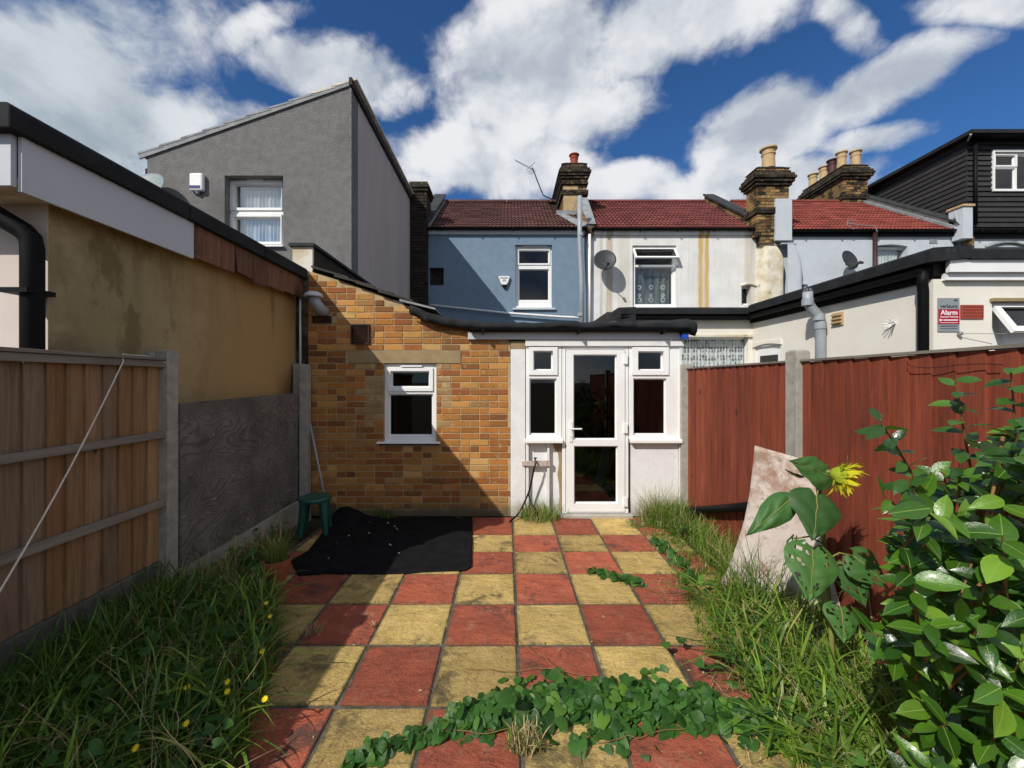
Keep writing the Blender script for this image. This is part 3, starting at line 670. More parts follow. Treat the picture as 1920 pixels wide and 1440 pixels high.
window(wh, (1390, 1408, 537, 572), YB + .14, [(1392.5, 1405.5, 541, 569)], [], 'glass_d', deep=.2)
mb = MB(); mb.grid(lambda u, v: (X2(1388) + u * (X2(1418) - X2(1388)), YB - .05 * (1 - v), Z2(536) + .05 * math.sin(u * 3.14) + .025 * v), 8, 1); mb.build('arch_drip', M['breast'], wh, solid=.03)
MB().box(X2(1387), X2(1421), YB - .05, YB + .01, Z2(581), Z2(577)).build('window_ledge', M['breast'], wh)
tiled_roof(wh, X2(1112), 6.15, M['tile_maroon'])
gutter(wh, X2(1108), X2(1428), YE - .09, Z2(431))
MB().box(X2(1102), X2(1426), YE - .03, YB - .002, Z2(441), Z2(433)).build('fascia_board', M['white'], wh)
pipe(wh, [(X2(1103), 10.1, 2.3), (X2(1104), 10.1, Z2(442))], .034, 'white_pvc', 'drainpipe')
rk = rake(wh, 6.16, 6.40, zoff=.22)
c2 = chimney(wh, 6.08, 6.86, 9.98, 10.42, 5.12, 6.78, lambda k: (.0, .03, .09, .12, .09, .05, .0)[k] if k < 7 else (.04 if k in (13, 14) else 0))
pot(c2, 6.50, 10.2, 6.86, .50, .16, M['clay'])
# lower narrow shaft and swollen chimney breast
MB().box(6.19, 6.50, 9.995, 10.19, 4.93, 5.115).build('chimney_shaft', M['stockcore'], wh)
lay_bricks(wh, 6.18, 6.50, 4.95, 5.12, 9.985, M['stock'], thick=.06)
def breast(u, v):
    zt = Z2(462); z = 2.4 + v * (zt - 2.4); t = max(0, (z - (zt - .5)) / .5)
    xa, xb = 6.20 + .04 * t, 6.81 - .16 * t ** 2; c = 2 * u - 1
    return (xa + (xb - xa) * u + .008 * math.sin(z * 6), YB + .01 - (.26 - .10 * t ** 3) * (1 - abs(c) ** 7) + .006 * math.sin(z * 11 + u * 7), z)
MB().grid(breast, 24, 28).build('chimney_breast', M['breast'], wh, smooth=True)
MB().hexa([(6.24, 10.03, Z2(462) - .03), (6.64, 10.03, Z2(462) - .03), (6.64, YB, Z2(462) - .03), (6.24, YB, Z2(462) - .03), (6.22, 10.0, Z2(460)), (6.52, 10.0, Z2(460)), (6.52, YB, Z2(460)), (6.22, YB, Z2(460))]).build('breast_cap', M['breast'], wh)

# ------------------------------------------------------------------ pale grey house
gh = thing('pale_grey_house', 'pale blue-grey painted terraced house with bright red tiled roof', 'house', (9, YB, 0))
wG = (X2(1638), X2(1702), Z2(540), Z2(457))
mb = MB(); mb.wall(6.625, 11.10, 0, 5.28, YB, YB + .3, [wG, (X2(1496), X2(1508), Z2(560), Z2(534))]); mb.build('wall', M['palegrey'], gh)
MB().box(7.01, 11.1, YB + .31, YR + 3.3, 0, 5.25).build('body', M['palegrey'], gh)
MB().box(6.505, 6.90, 9.93, 10.199, 5.0, PZ(372, 9.93)).build('chimney_render', M['palegrey'], gh)
def breast2(u, v):
    zt = Z2(463); z = 2.4 + v * (zt - 2.4); t = max(0, (z - (zt - .62)) / .62)
    w = .46 - .22 * t ** 1.8
    return (6.815 + w * u, YB + .01 - .25 * (1 - u ** 9), z)
MB().grid(breast2, 20, 24).build('chimney_breast', M['palegrey'], gh, smooth=True)
MB().box(6.66, 7.055, 9.955, YB, Z2(463) - .001, Z2(463) + .02).build('breast_cap', M['palegrey'], gh)
wo = window(gh, (1640, 1699, 463, 540), YB + .12, [(1643, 1694, 468, 538)], [], 'glass_c', deep=.26, fm='white_pvc')
curtain(wo, X2(1641), X2(1696), Z2(540), Z2(464), YB + .20, M['net'], 9, .01)
mb = MB(); mb.prism([(X2(1638), Z2(457)), (X2(1702), Z2(457)), (X2(1702), Z2(462)), (X2(1690), Z2(459.5)), (X2(1670), Z2(458)), (X2(1650), Z2(459.5)), (X2(1638), Z2(462))][::-1], YB + .002, YB + .15, 'y'); mb.build('window_arch', M['palegrey'], gh)
window(gh, (1496, 1508, 534, 560), YB + .12, [(1499, 1506, 540, 560)], [], 'glass_d', deep=.2)
MB().box(X2(1494), X2(1512), YB - .05, YB + .01, Z2(534), Z2(531)).build('drip_ledge', M['palegrey'], gh)
tiled_roof(gh, 6.97, 11.02, M['tile_red'])
gutter(gh, 6.98, 11.0, YE - .09, Z2(434))
MB().box(6.97, 11.0, YE - .03, YB - .002, 5.18, 5.29).build('fascia_board', M['black_pvc'], gh)
pipe(gh, [(X2(1634), 10.1, 2.6), (X2(1634), 10.1, Z2(437))], .05, 'vent_brown', 'drainpipe')
q = MB()
for i in range(3): q.box(X2(1742) + i * .07, X2(1742) + i * .07 + .05, YB - .02, YB, Z2(456), Z2(447))
q.build('wall_vent', M['lead'], gh)
rake(gh, 11.03, 11.26, zoff=.20, m='breast')
q = MB(); q.prism([(YE - .05, fy(YE) + .02), (YR, ZR + .05), (YR, ZR + .12), (YE - .05, fy(YE) + .10)], 10.93, 11.025, 'x'); q.build('flashing', M['lead'], gh)
MB().box(11.03, 11.27, 9.93, 10.25, 5.05, 5.82).build('parapet_kneeler', M['palegrey'], gh)
MB().box(11.0, 11.30, 9.90, 10.28, 5.82, 5.87).build('kneeler_cap', M['clay'], gh)
c3 = chimney(gh, 10.32, 11.08, 12.6, 14.3, 6.6, 8.22, lambda k: (.0, .04, .10, .13, .10, .05, .0)[k] if k < 7 else (.04 if k in (12, 13) else 0))
for (x, y, h, mm) in ((10.92, 12.85, .50, 'clay'), (10.56, 12.95, .52, 'clay'), (10.55, 13.3, .46, 'clay_dark'), (10.55, 13.65, .42, 'clay'), (10.52, 14.1, .40, 'clay')):
    pot(c3, x, y, 8.28, h, .135, M[mm])
MB().tube([P(1604, 415, 10.0), P(1590, 413, 10.0), P(1588, 422, 10.0), P(1600, 430, 10.0), P(1608, 424, 10.02), P(1590, 419, 10.03), P(1640, 424, 10.0), P(1645, 434, 9.95)][::1], .008, 6).build('loose_cable', M['dishpale'], gh)

# ------------------------------------------------------------------ house with the dark dormer
dh = thing('dormer_house', 'house with dark grey slat clad loft dormer above a white wall', 'house', (13, YB, 0))
mb = MB(); X4 = lambda p: PX(p, YB)
mb.wall(11.27, 17.2, 0, 5.25, YB, YB + .3, [(X4(1850), X4(1925), 4.0, Z2(463))]); mb.build('wall', M['palegrey'], dh)
MB().box(11.28, 17.2, YB + .31, YR + 3, 0, 5.2).build('body', M['palegrey'], dh)
window(dh, (1852, 1923, 463, 560), YB + .15, [(1858, 1918, 469, 560)], [], 'glass_d', deep=.21)
mb = MB(); mb.grid(lambda u, v: (X4(1846) + u * (X4(1930) - X4(1846)), YB - .06 * (1 - v), Z2(464) + .11 * math.sin(u * 3.14) + .06 * v), 10, 1); mb.build('window_arch', M['lead'], dh, solid=.03)
gutter(dh, 11.28, 17.2, YE - .09, Z2(434), .07)
MB().box(11.28, 17.2, YE - .03, YB - .002, 5.13, 5.30).build('fascia_board', M['black_pvc'], dh)
MB().prism([(YE, ZE - .1), (YE, ZE + .03), (10.7, ZE + .2), (10.7, ZE - .1)], 11.28, 17.2, 'x').build('roof', M['coping'], dh)
YD = 10.42; XD = PX(1812, YD); zt = PZ(262, YD); zb = PZ(426, YD)
dmb = MB(); dwin = (PX(1862, YD), PX(1937, YD), PZ(357, YD), PZ(284, YD))
dmb.wall(XD + .03, 17.2, zb - .3, zt, YD + .04, YD + .2, [dwin]); dmb.box(XD + .03, 17.2, YD + .205, 14.6, zb - .3, zt)
dormer = dmb.build('dormer', M['clad'], dh)
nC = 17; hC = (zt - zb) / nC
for i in range(nC):
    z = zb + i * hC
    segs = [(XD, 17.2)]
    if z + hC > dwin[2] and z < dwin[3]: segs = [(XD, dwin[0] - .01), (dwin[1] + .01, 17.2)]
    for (a, b) in segs:
        s = MB(); s.prism([(YD - .012, z + .006), (YD + .02, z + .006), (YD + .035, z + hC - .004), (YD + .018, z + hC - .004)], a, b, 'x'); s.build('cladding_slat', M['clad'], dormer)
    s = MB(); s.prism([(XD - .012, z + .006), (XD + .02, z + .006), (XD + .026, z + hC - .004), (XD + .012, z + hC - .004)][::-1], YD - .005, 14.6, 'y'); s.build('cladding_slat', M['clad'], dormer)
window(dh, (1862, 1937, 285, 357), YD + .03, [(1867, 1901, 293, 309), (1867, 1902, 317, 353), (1908, 1932, 293, 353)], [(1864, 1906, 289, 313)], 'glass', deep=.19, name='dormer_window')
s = MB(); s.wall(dwin[0] - .03, dwin[1] + .03, dwin[2] - .03, dwin[3] + .03, YD - .03, YD + .029, [(dwin[0] + .02, dwin[1] - .02, dwin[2] + .02, dwin[3] - .02)]); s.build('window_surround', M['white_pvc'], dh)
MB().box(XD - .20, 17.3, YD - .30, 14.7, zt, zt + .09).build('dormer_roof', M['felt'], dh)
MB().box(XD - .17, 17.3, YD - .26, YD - .01, zt - .03, zt - .003).build('soffit', M['black_pvc'], dh)
MB().tube([(XD - .19, YD - .27, zt - .02), (XD - .02, YD - .05, zt - .06)], .02, 6).build('lead_drip', M['palegrey'], dh)
pipe(dh, [(PX(1829, YD - .1), YD - .1, zb + .02), (PX(1829, YD - .1), YD - .1, zt - .02)], .04, 'black_pvc', 'drainpipe')
MB().tube([P(1790, 395, 10.0), P(1795, 415, 10.0), P(1806, 427, 10.0)], .02, 6).build('white_flashing', M['palegrey'], dh)
for i in range(8): MB().box(11.275, 11.38, 9.99, 10.19, 3.6 + i * .19, 3.6 + i * .19 + .17).build('brick_strip', M['stock'], dh)

# ------------------------------------------------------------------ grey house, two storeys at the left
YG = 6.22; XG = -2.36
gy = thing('grey_house', 'tall grey pebbledashed house extension with sloping roof at the left', 'house', (-4, YG, 0))
XL = PX(276, YG); zl = PZ(290, YG); zr = PZ(158, YG)
wB = (PX(421, YG), PX(531, YG), PZ(463, YG), PZ(329, YG)); sl_ = (zr - zl) / (XG - XL)
zat = lambda x: zl + (x - XL) * sl_
mb = MB()
for (a, b) in ((XL, wB[0]), (wB[1], XG)): mb.prism([(a, 0), (b, 0), (b, zat(b)), (a, zat(a))], YG, YG + .3, 'y')
mb.prism([(wB[0], wB[3]), (wB[1], wB[3]), (wB[1], zat(wB[1])), (wB[0], zat(wB[0]))], YG, YG + .3, 'y'); mb.box(wB[0], wB[1], YG, YG + .3, 0, wB[2])
mb.build('front_wall', M['grey_pebble'], gy)
mb = MB(); mb.prism([(XL + .003, 0), (XG - .003, 0), (XG - .003, zat(XG) - .002), (XL + .003, zat(XL) - .002)], YG + .301, 12.5, 'y'); mb.build('side_wall', M['grey_side'], gy)
MB().box(XG - .02, XG + .012, YG - .008, YG + .05, 0, zr - .01).build('corner_bead', M['grey_pebble'], gy)
wo = window(gy, (426, 531, 337, 461), YG + .14, [(440, 527, 347, 388), (440, 525, 409, 452)], [(428, 530, 340, 395), (429, 529, 402, 458)], 'glass_r', vent=(465, 495, 338, 341), deep=.155, inner='net')
t = MB(); t.prism([(YG - .05, PZ(464, YG)), (YG + .15, PZ(464, YG)), (YG + .15, PZ(459, YG)), (YG - .05, PZ(461, YG))], PX(427, YG), PX(533, YG), 'x'); t.build('sill', M['white_pvc'], gy)
curtain(wo, PX(440, YG), PX(527, YG), PZ(455, YG), PZ(345, YG), YG + .22, M['net'], 12, .012)
n = 10; LX = XG - XL + .16
for i in range(n):
    a = XL - .12 + LX * i / n; b = a + LX / n + .06
    t = MB(); t.prism([(a, zat(a) + .035), (b, zat(b) + .012), (b, zat(b) + .040), (a, zat(a) + .065)], YG - .03, 12.5, 'y'); t.build('tile_course', M['breast' if i > 7 else 'lead'], gy)
t = MB(); t.prism([(XL - .10, zat(XL - .10) - .04), (XG + .03, zat(XG) - .02), (XG + .03, zat(XG) + .03), (XL - .10, zat(XL - .10) + .03)], YG - .025, YG - .003, 'y'); t.build('verge_strip', M['lead'], gy)
t = MB(); t.box(XG + .001, XG + .045, YG - .08, 12.5, zr - .06, zr + .05); t.build('coping', M['coping'], gy)
pipe(gy, [(XL - .06, YG + .1, 2.9), (XL - .06, YG + .1, PZ(312, YG))], .045, 'black_pvc', 'vent_pipe')

# ------------------------------------------------------------------ tan rendered extension at the left
te = thing('rendered_extension', 'tan cement rendered single storey extension behind the left fence', 'building', (-3.5, 2.24, 0))
MB().box(-2.65, -2.50, 2.24, 4.86, 0, 2.60).build('side_wall', M['tan'], te)
MB().box(-6.5, -2.5005, 2.238, 2.40, 0, 2.60).build('end_wall', M['pinkwhite'], te)
MB().box(-6.5, -2.655, 4.7, 4.85, 0, 2.60).build('far_wall', M['pinkwhite'], te)
MB().box(-6.5, -2.405, 2.03, 4.86, 2.601, 2.80).build('roof_deck', M['felt_edge'], te)
MB().box(-2.404, -2.385, 2.02, 3.13, 2.53, 2.83).build('fascia_board', M['fasciagrey'], te)
MB().box(-6.5, -2.41, 1.995, 2.02, 2.55, 2.80).build('fascia_board', M['fasciagrey'], te)
MB().box(-6.5, -2.41, 2.022, 2.236, 2.56, 2.60).build('soffit', M['breast'], te)
ys = [3.134, 3.45, 3.62, 3.88, 4.12, 4.42, 4.845]
for i in range(6):
    a, b = ys[i] + .003, ys[i + 1] - .003; bow = (.001, .006, .030, .004, .006, .002)[i]; lo = (2.55, 2.545, 2.56, 2.53, 2.555, 2.57)[i]
    x = -2.398
    t = MB(); t.grid(lambda u, v: (x + bow * (1 - v) * (math.sin(u * 3.14 * .5) if i % 2 else math.cos(u * 1.57)) ** 2, a + u * (b - a), lo + (.010 * u if i in (1, 3) else 0) + .0015 * math.sin(u * 14 + i) * (1 - v) + v * (2.82 - lo)), 8, 4)
    t.build('fascia_board', M['oldwood'], te, solid=.012)
segs = [1.94, 3.05, 4.0, 4.86]
for a, b in zip(segs, segs[1:]):
    t = MB(); t.prism([(-2.56, 2.80), (-2.352, 2.80), (-2.352, 2.905), (-2.37, 2.925), (-2.56, 2.925)][::1], a + .003, b - .003, 'y'); t.build('felt_edge', M['felt'], te, bevel=.008)
t = MB(); t.prism([(1.93, 2.80), (2.12, 2.80), (2.12, 2.925), (1.96, 2.925), (1.93, 2.905)], -6.5, -2.56, 'x'); t.build('felt_edge', M['felt'], te)
MB().box(-6.5, -2.56, 2.12, 4.86, 2.80, 2.87).build('roof', M['felt'], te)
dp = pipe(te, [(-2.80, 2.05, 2.56), (-2.66, 2.10, 2.48), (-2.53, 2.15, 2.385), (-2.505, 2.16, 2.35), (-2.50, 2.165, 2.30), (-2.50, 2.165, 0)], .047, 'black_pvc', 'drainpipe', 14)
MB().box(-2.60, -2.455, 2.10, 2.237, 2.055, 2.08).build('pipe_bracket', M['black_pvc'], dp)

# ------------------------------------------------------------------ brick extension with porch
YW = 4.85
XW = lambda p: PX(p, YW); ZW = lambda p: PZ(p, YW)
be = thing('brick_extension', 'single storey yellow brick extension with small white window and glazed porch', 'building', (0, YW, 0))
prof = [(585, 510), (640, 527), (700, 548), (770, 576), (880, 612), (957, 640)]
pw = [(XW(a), ZW(b)) for a, b in prof]
def ztop(x):
    for (a, b), (c_, d_) in zip(pw, pw[1:]):
        if x <= c_: return b + (d_ - b) * (x - a) / (c_ - a)
    return pw[-1][1]
xl, xr = XW(578), XW(957)
win = (XW(720), XW(818), ZW(829), ZW(681)); lin = (XW(653), XW(864), ZW(681) - .002, ZW(657))
YC = YW + .0045
mb = MB()
def core(a, b, z0, z1=None):
    cut = [a] + [p[0] for p in pw if a < p[0] < b] + [b]
    for s0, s1 in zip(cut, cut[1:]): mb.prism([(s0, z0), (s1, z0), (s1, z1 if z1 else ztop(s1) - .0), (s0, z1 if z1 else ztop(s0) - .0)], YC, YC + .22, 'y')
core(xl, win[0], 0); core(win[1], xr, 0); core(win[0], win[1], 0, win[2]); core(win[0], win[1], win[3])
mb.build('wall', M['mortar'], be)
v1 = (XW(659), XW(693), ZW(645), ZW(608)); v2 = (XW(587), XW(622), ZW(606), ZW(593))
dullf = lambda x, z: (XW(676) < x < XW(720) or XW(818) < x < XW(838)) and ZW(800) < z < ZW(683)
lay_bricks(be, xl, xr - .004, .012, lambda x: ztop(x) - .01, YW, M['brick'], M['brick_stuff'], [win, lin, v1, v2], dull=dullf)
MB().box(lin[0], lin[1], YW - .008, YW + .1, lin[2], lin[3]).build('lintel', M['lintel'], be, bevel=.004)
wo = window(be, (720, 818, 683, 828), YW + .035, [(735, 803, 698, 724), (731, 809, 741, 815)], [(727, 812, 690, 733)], 'glass_d', vent=(752, 792, 685, 688), deep=.19)
s = MB(); s.prism([(YW - .055, win[2] - .012), (YW + .04, win[2] - .012), (YW + .04, win[2] + .012), (YW - .05, win[2] + .004)], XW(708), XW(826), 'x'); s.build('sill', M['white_pvc'], wo, bevel=.003)
MB().box(XW(712), XW(823), YW - .03, YW + .0, win[2] - .03, win[2] - .014).build('sill_bed', M['black_pvc'], wo)
MB().lathe([(.0, 0), (.035, 0), (.035, .07), (.02, .08), (.02, .09), (0, .09)], (XW(741), YW + .13, ZW(815)), 10).build('jar', M['net'], wo)
MB().tube([(XW(799), YW + .15, ZW(815)), (XW(801), YW + .15, ZW(742))], .006, 6).build('curtain_edge', M['net'], wo)
def louvre(v, n, nm='air_vent'):
    s = MB(); ring(s, v[0], v[1], v[2], v[3], .014, YW - .025, YW + .02); s.box(v[0] + .01, v[1] - .01, YW + .021, YW + .03, v[2] + .01, v[3] - .01)
    o = s.build(nm, M['vent_brown'], be)
    h = (v[3] - v[2] - .028) / n
    for i in range(n):
        z = v[2] + .014 + i * h
        s = MB(); s.prism([(YW - .022, z + .002), (YW - .018, z + .001), (YW + .015, z + h * .8), (YW + .011, z + h * .85)], v[0] + .014, v[1] - .014, 'x'); s.build('louvre', M['vent_brown'], o)
louvre(v1, 9); louvre(v2, 4)
MB().box(XW(622), XW(632), YW - .002, YW + .05, v2[2], v2[3]).build('mortar_patch', M['mortar'], be)
# roof built back to the house, timber and slate verge, felt edge
mb = MB(); rp = [(xl, ztop(xl) - .02)] + [(a, b + .01) for a, b in pw]
mb.prism([(xl - .02, ztop(xl) - .05)] + [(a, b - .04) for a, b in pw[1:]][::1] + [(XW(1290), ZW(625)), (XW(1290), ZW(606)), (XW(880), ZW(606))] + [(a, b + .015) for a, b in pw[:4]][::-1], YW + .232, YB - .01, 'y'); mb.build('roof', M['felt'], be)
sp_ = [(587, 500, 655, 521), (630, 517, 702, 537), (670, 530, 738, 551), (712, 546, 776, 565), (752, 563, 818, 580)]
for i, (a, b, c_, d_) in enumerate(sp_):
    p0, p1 = (XW(a), ZW(b)), (XW(c_), ZW(d_))
    s = MB(); s.prism([(p0[0], p0[1] - .022), (p1[0], p1[1] - .016), (p1[0], p1[1] + .004), (p0[0], p0[1] + .002)], YW - .05 - .006 * i, YW + .30, 'y'); s.build('verge_strip', M['felt_edge' if i < 4 else 'lead'], be)
def feltfn(u, v):
    px = 772 + u * (1298 - 772)
    top = np.interp(px, [772, 800, 870, 950, 1100, 1240, 1298], [571, 583, 600, 604, 602, 601, 595]); bot = np.interp(px, [772, 800, 870, 900, 1200, 1270, 1298], [590, 604, 617, 620, 618, 622, 630])
    lump = math.sin(px * .07) * 1.2 + math.sin(px * .19) * .7
    y = YW - .06 - .05 * min(1, v * 2) - .012 * math.sin(px * .05) if v < .8 else YW - .11 + .04 * (v - .8) * 5
    return (XW(px), y + .20 * (1 - min(1, v * 3)), ZW(top + (bot - top) * v + lump * (1 if 0 < v < 1 else .6)))
MB().grid(feltfn, 60, 8).build('felt_edge', M['felt'], be, smooth=True, solid=.012)
gutter(be, XW(882), XW(1285), YW - .10, ZW(617), .05, brackets=False)
for px in (905, 1080, 1235): MB().box(XW(px), XW(px) + .02, YW - .155, YW - .045, ZW(617) - .07, ZW(617) - .02).build('gutter_bracket', M['black_pvc'], be)
MB().box(XW(878), XW(1288), YW - .050, YW - .005, ZW(637), ZW(622)).build('fascia_board', M['fasciagrey'], be, bevel=.003)
MB().box(XW(985), XW(1280), YW - .030, YW + .05, ZW(649), ZW(637) - .003).build('head_board', M['whitewall'], be)
# pier, panels, posts of the porch
MB().box(XW(957) + .003, XW(985), YW - .012, YW + .18, 0, ZW(655)).build('white_pier', M['whitewall'], be, bevel=.006)
MB().box(XW(957) + .003, XW(985), YW - .010, YW + .1, ZW(655) + .002, ZW(640)).build('bare_pier_top', M['lintel'], be)
pan = MB(); pan.box(XW(985) + .002, XW(1053), YW + .05, YW + .08, 0, ZW(829)); pan.build('recessed_panel', M['whitewall'], be)
for (a, b) in ((986, 991), (1026, 1030)): MB().box(XW(a), XW(b), YW - .008, YW + .049, 0, ZW(830)).build('stud', M['whitewall'], be)
s = MB(); s.add([(XW(x), YW + .046, ZW(y)) for x, y in ((1053, 830), (1036, 830), (1040, 842), (1047, 850), (1049, 870), (1046, 890), (1049, 910), (1050, 935), (1047, 955), (1053, 962))], [tuple(range(10))[::-1]]); s.build('bare_plaster_strip', M['lintel'], be, solid=.004)
MB().box(XW(1184), XW(1272), YW + .01, YW + .10, 0, ZW(829)).build('wall_panel', M['whitewall'], be)
MB().box(XW(1273), XW(1277), YW - .01, YW + .10, 0, ZW(650)).build('corner_post', M['whitewall'], be)
MB().box(XW(1272) - .02, XW(1276), YW + .101, YW + 2.1, 0, 2.1).build('side_wall', M['whitewall'], be)
MB().box(XW(1050), XW(1184), YW - .07, YW + .03, -.02, ZW(963)).build('threshold', M['whitewall'], be, bevel=.006)
window(be, (986, 1053, 649, 823), YW + .0, [(1002, 1034, 660, 692), (995, 1041, 712, 813)], [(991, 1045, 651, 703)], 'glass_p', sill=(985, 1054, 822, 829), recess=False, name='porch_window')
window(be, (1179, 1273, 649, 823), YW + .0, [(1198, 1241, 661, 692), (1190, 1247, 712, 813)], [(1185, 1253, 651, 703)], 'glass_p', sill=(1180, 1275, 822, 829), recess=False, name='porch_window')
s = MB(); s.wall(XW(1054), XW(1178), ZW(962), ZW(649), YW + .0, YW + .06, [(XW(1060), XW(1172), ZW(960), ZW(655))]); s.build('door_frame', M['white_pvc'], be)
s = MB(); st = .014
q = lambda a, b, c_, d_, e=0: (XW(a) - e, XW(b) + e, ZW(d_) - e, ZW(c_) + e)
s.wall(XW(1061), XW(1171), ZW(959), ZW(656), YW - .012, YW + .02, [q(1077, 1154, 667, 822, st), q(1078, 1156, 838, 942, st)]); s.wall(XW(1061), XW(1171), ZW(959), ZW(656), YW + .0205, YW + .055, [q(1077, 1154, 667, 822), q(1078, 1156, 838, 942)])
dr = s.build('door', M['white_pvc'], be)
for a in ((1077, 1154, 667, 822), (1078, 1156, 838, 942)):
    r = q(*a, .003); MB().box(r[0], r[1], YW + .035, YW + .039, r[2], r[3]).build('pane', M['glass_p'], dr)
s = MB(); s.box(XW(1067), XW(1073), YW - .022, YW - .0125, ZW(828), ZW(790)); s.tube([(XW(1070), YW - .02, ZW(803)), (XW(1070), YW - .065, ZW(803)), (XW(1074), YW - .07, ZW(803)), (XW(1089), YW - .068, ZW(803))], .009, 8)
s.lathe([(0, 0), (.009, 0), (.009, .006), (0, .006)], (XW(1070), YW - .022, ZW(818)), 8, (0, -1, 0)); s.build('handle', M['white_pvc'], dr)
for py in (674, 803, 940): MB().box(XW(1168), XW(1176), YW - .03, YW - .0125, ZW(py + 9), ZW(py - 9)).build('hinge', M['white_pvc'], dr, bevel=.004)
# porch room behind the glass
x0, x1, a, b = XW(985) + .19, XW(1272) - .03, YW + .19, YW + 2.0
s = MB(); s.add([(x0, a, .0), (x1, a, .0), (x1, a, 2.2), (x0, a, 2.2), (x0, b, .0), (x1, b, .0), (x1, b, 2.2), (x0, b, 2.2)], [(0, 1, 5, 4), (3, 7, 6, 2), (0, 4, 7, 3), (1, 2, 6, 5), (4, 5, 6, 7)]); s.build('porch_room', M['porch_in'], be)
s = MB(); s.hexa([(1.08, 5.35, .02), (1.20, 5.35, .02), (1.20, 5.38, .02), (1.08, 5.38, .02), (1.38, 5.8, .72), (1.50, 5.8, .72), (1.50, 5.83, .72), (1.38, 5.83, .72)]); s.build('leaning_plank', M['whitewall'], be)

# render-faced wall between the two extensions, with coping
pp = thing('party_parapet_wall', 'sooty party wall with peeling cream end beside the brick extension', 'wall', (-2.4, 4.86, 0))
MB().box(-2.52, -2.31, 4.90, 8.2, 0, 3.19).build('wall', M['stock_dark'], pp)
MB().box(-2.535, -2.30, 4.862, 4.899, 2.84, 3.19).build('peeling_end', M['breast'], pp)
MB().box(-2.57, -2.27, 4.83, 8.2, 3.19, 3.225).build('coping', M['coping'], pp)
MB().box(-2.50, -2.345, 4.862, 4.899, 0, 2.835).build('render_strip', M['stockcore'], pp)
pipe(pp, [(XW(564), 4.84, 1.7), (XW(563.5), 4.84, 2.75)], .012, 'whitewall', 'thin_pipe')

# ------------------------------------------------------------------ cream extension of the right neighbour
YF, XS, YK = 4.12, 4.28, 7.16
ce = thing('cream_extension', 'cream rendered flat roofed neighbour extension beyond the red fence', 'building', (5, YF, 0))
XF = lambda p: PX(p, YF); ZF = lambda p: PZ(p, YF); XK = lambda p: PX(p, YK); ZK = lambda p: PZ(p, YK)
fw = (XF(1860), XF(2000), ZF(720), ZF(563))
MB().wall(XS, 7.6, 0, 2.62, YF, YF + .15, [fw]).build('front_wall', M['cream'], ce)
# side wall facing the garden, with the top of a door
MB().box(XS, XS + .15, YF + .151, 6.42, 0, 2.66).build('side_wall', M['cream'], ce)
MB().box(XS, XS + .15, 7.08, YK, 0, 2.66).build('side_wall', M['cream'], ce); MB().box(XS, XS + .15, 6.421, 7.079, 2.17, 2.66).build('side_wall', M['cream'], ce)
dd = MB(); dd.prism([(6.425, 0), (7.075, 0), (7.075, 2.165), (6.425, 2.165)], XS + .03, XS + .06, 'x'); dd = dd.build('side_door', M['white_pvc'], ce)
MB().box(XS + .025, XS + .029, 6.52, 6.98, 1.4, 2.02).build('pane', M['black_flat'], dd)
mb = MB(); mb.prism([(6.38 + (7.12 - 6.38) * i / 8, 2.17 + .04 * math.sin(math.pi * i / 8)) for i in range(9)] + [(7.12, 2.25), (6.38, 2.25)], XS - .025, XS - .001, 'x'); mb.build('door_hood', M['cream'], ce)
bw = (XK(1268), XK(1403), ZK(760), ZK(631))
MB().wall(2.0, XS - .001, 0, 2.66, YK, YK + .15, [bw]).build('back_wall', M['cream'], ce)
wo = window(ce, (1268, 1403, 632, 760), YK + .06, [(1272, 1399, 636, 756)], [], 'glass_c', recess=False)
pc_ = bpy.data.materials.new('patterned net'); pc_.use_nodes = True; g = NT(pc_.node_tree); p = g.pos(); xx, yy, zz = g.sep(p)
vo = g.n('ShaderNodeTexVoronoi', {'Vector': g.vm('MULTIPLY', p, (1, .1, .75)), 'Scale': 19.0, 'Randomness': .35}).outputs['Distance']
st1 = g.m('ADD', g.m('SINE', g.m('MULTIPLY', xx, 120.0)), g.m('SINE', g.m('MULTIPLY', zz, 40.0)))
col = g.mix(g.mr(g.m('ADD', vo, g.m('MULTIPLY', st1, .12)), .25, .5), (.12, .12, .13), (.72, .72, .72))
b = g.n('ShaderNodeBsdfPrincipled', {'Base Color': col, 'Roughness': .9}); g.t.links.new(b.outputs[0], g.n('ShaderNodeOutputMaterial').inputs[0])
curtain(wo, XK(1270), XK(1401), ZK(758), ZK(634), YK + .135, pc_, 16, .008, 'patterned_curtain')
MB().box(XK(1262), XK(1408), YK - .04, YK - .001, ZK(632), ZK(628)).build('lintel_drip', M['breast'], ce)
MB().box(XS - .0, 7.6, YF + .0, YB - .01, 2.665, 2.80).build('roof_deck', M['felt_edge'], ce)
MB().box(1.75, XS - .001, YK + .0, YB - .01, 2.665, 2.80).build('roof_deck', M['felt_edge'], ce)
s = MB(); s.prism([(XS - .17, 2.76), (XS + .25, 2.80), (XS + .25, 2.92), (XS - .12, 2.90), (XS - .17, 2.87)], YF - .12, 5.5, 'y'); s.build('felt_edge', M['felt'], ce)
s = MB(); s.prism([(XS - .17, 2.76), (XS + .25, 2.80), (XS + .25, 2.92), (XS - .12, 2.90), (XS - .17, 2.87)], 5.506, YK - .17, 'y'); s.build('felt_edge', M['felt'], ce)
s = MB(); s.prism([(YF - .12, 2.79), (YF + .3, 2.81), (YF + .3, 2.92), (YF - .08, 2.905), (YF - .12, 2.88)], XS + .251, 7.6, 'x'); s.build('felt_edge', M['felt'], ce)
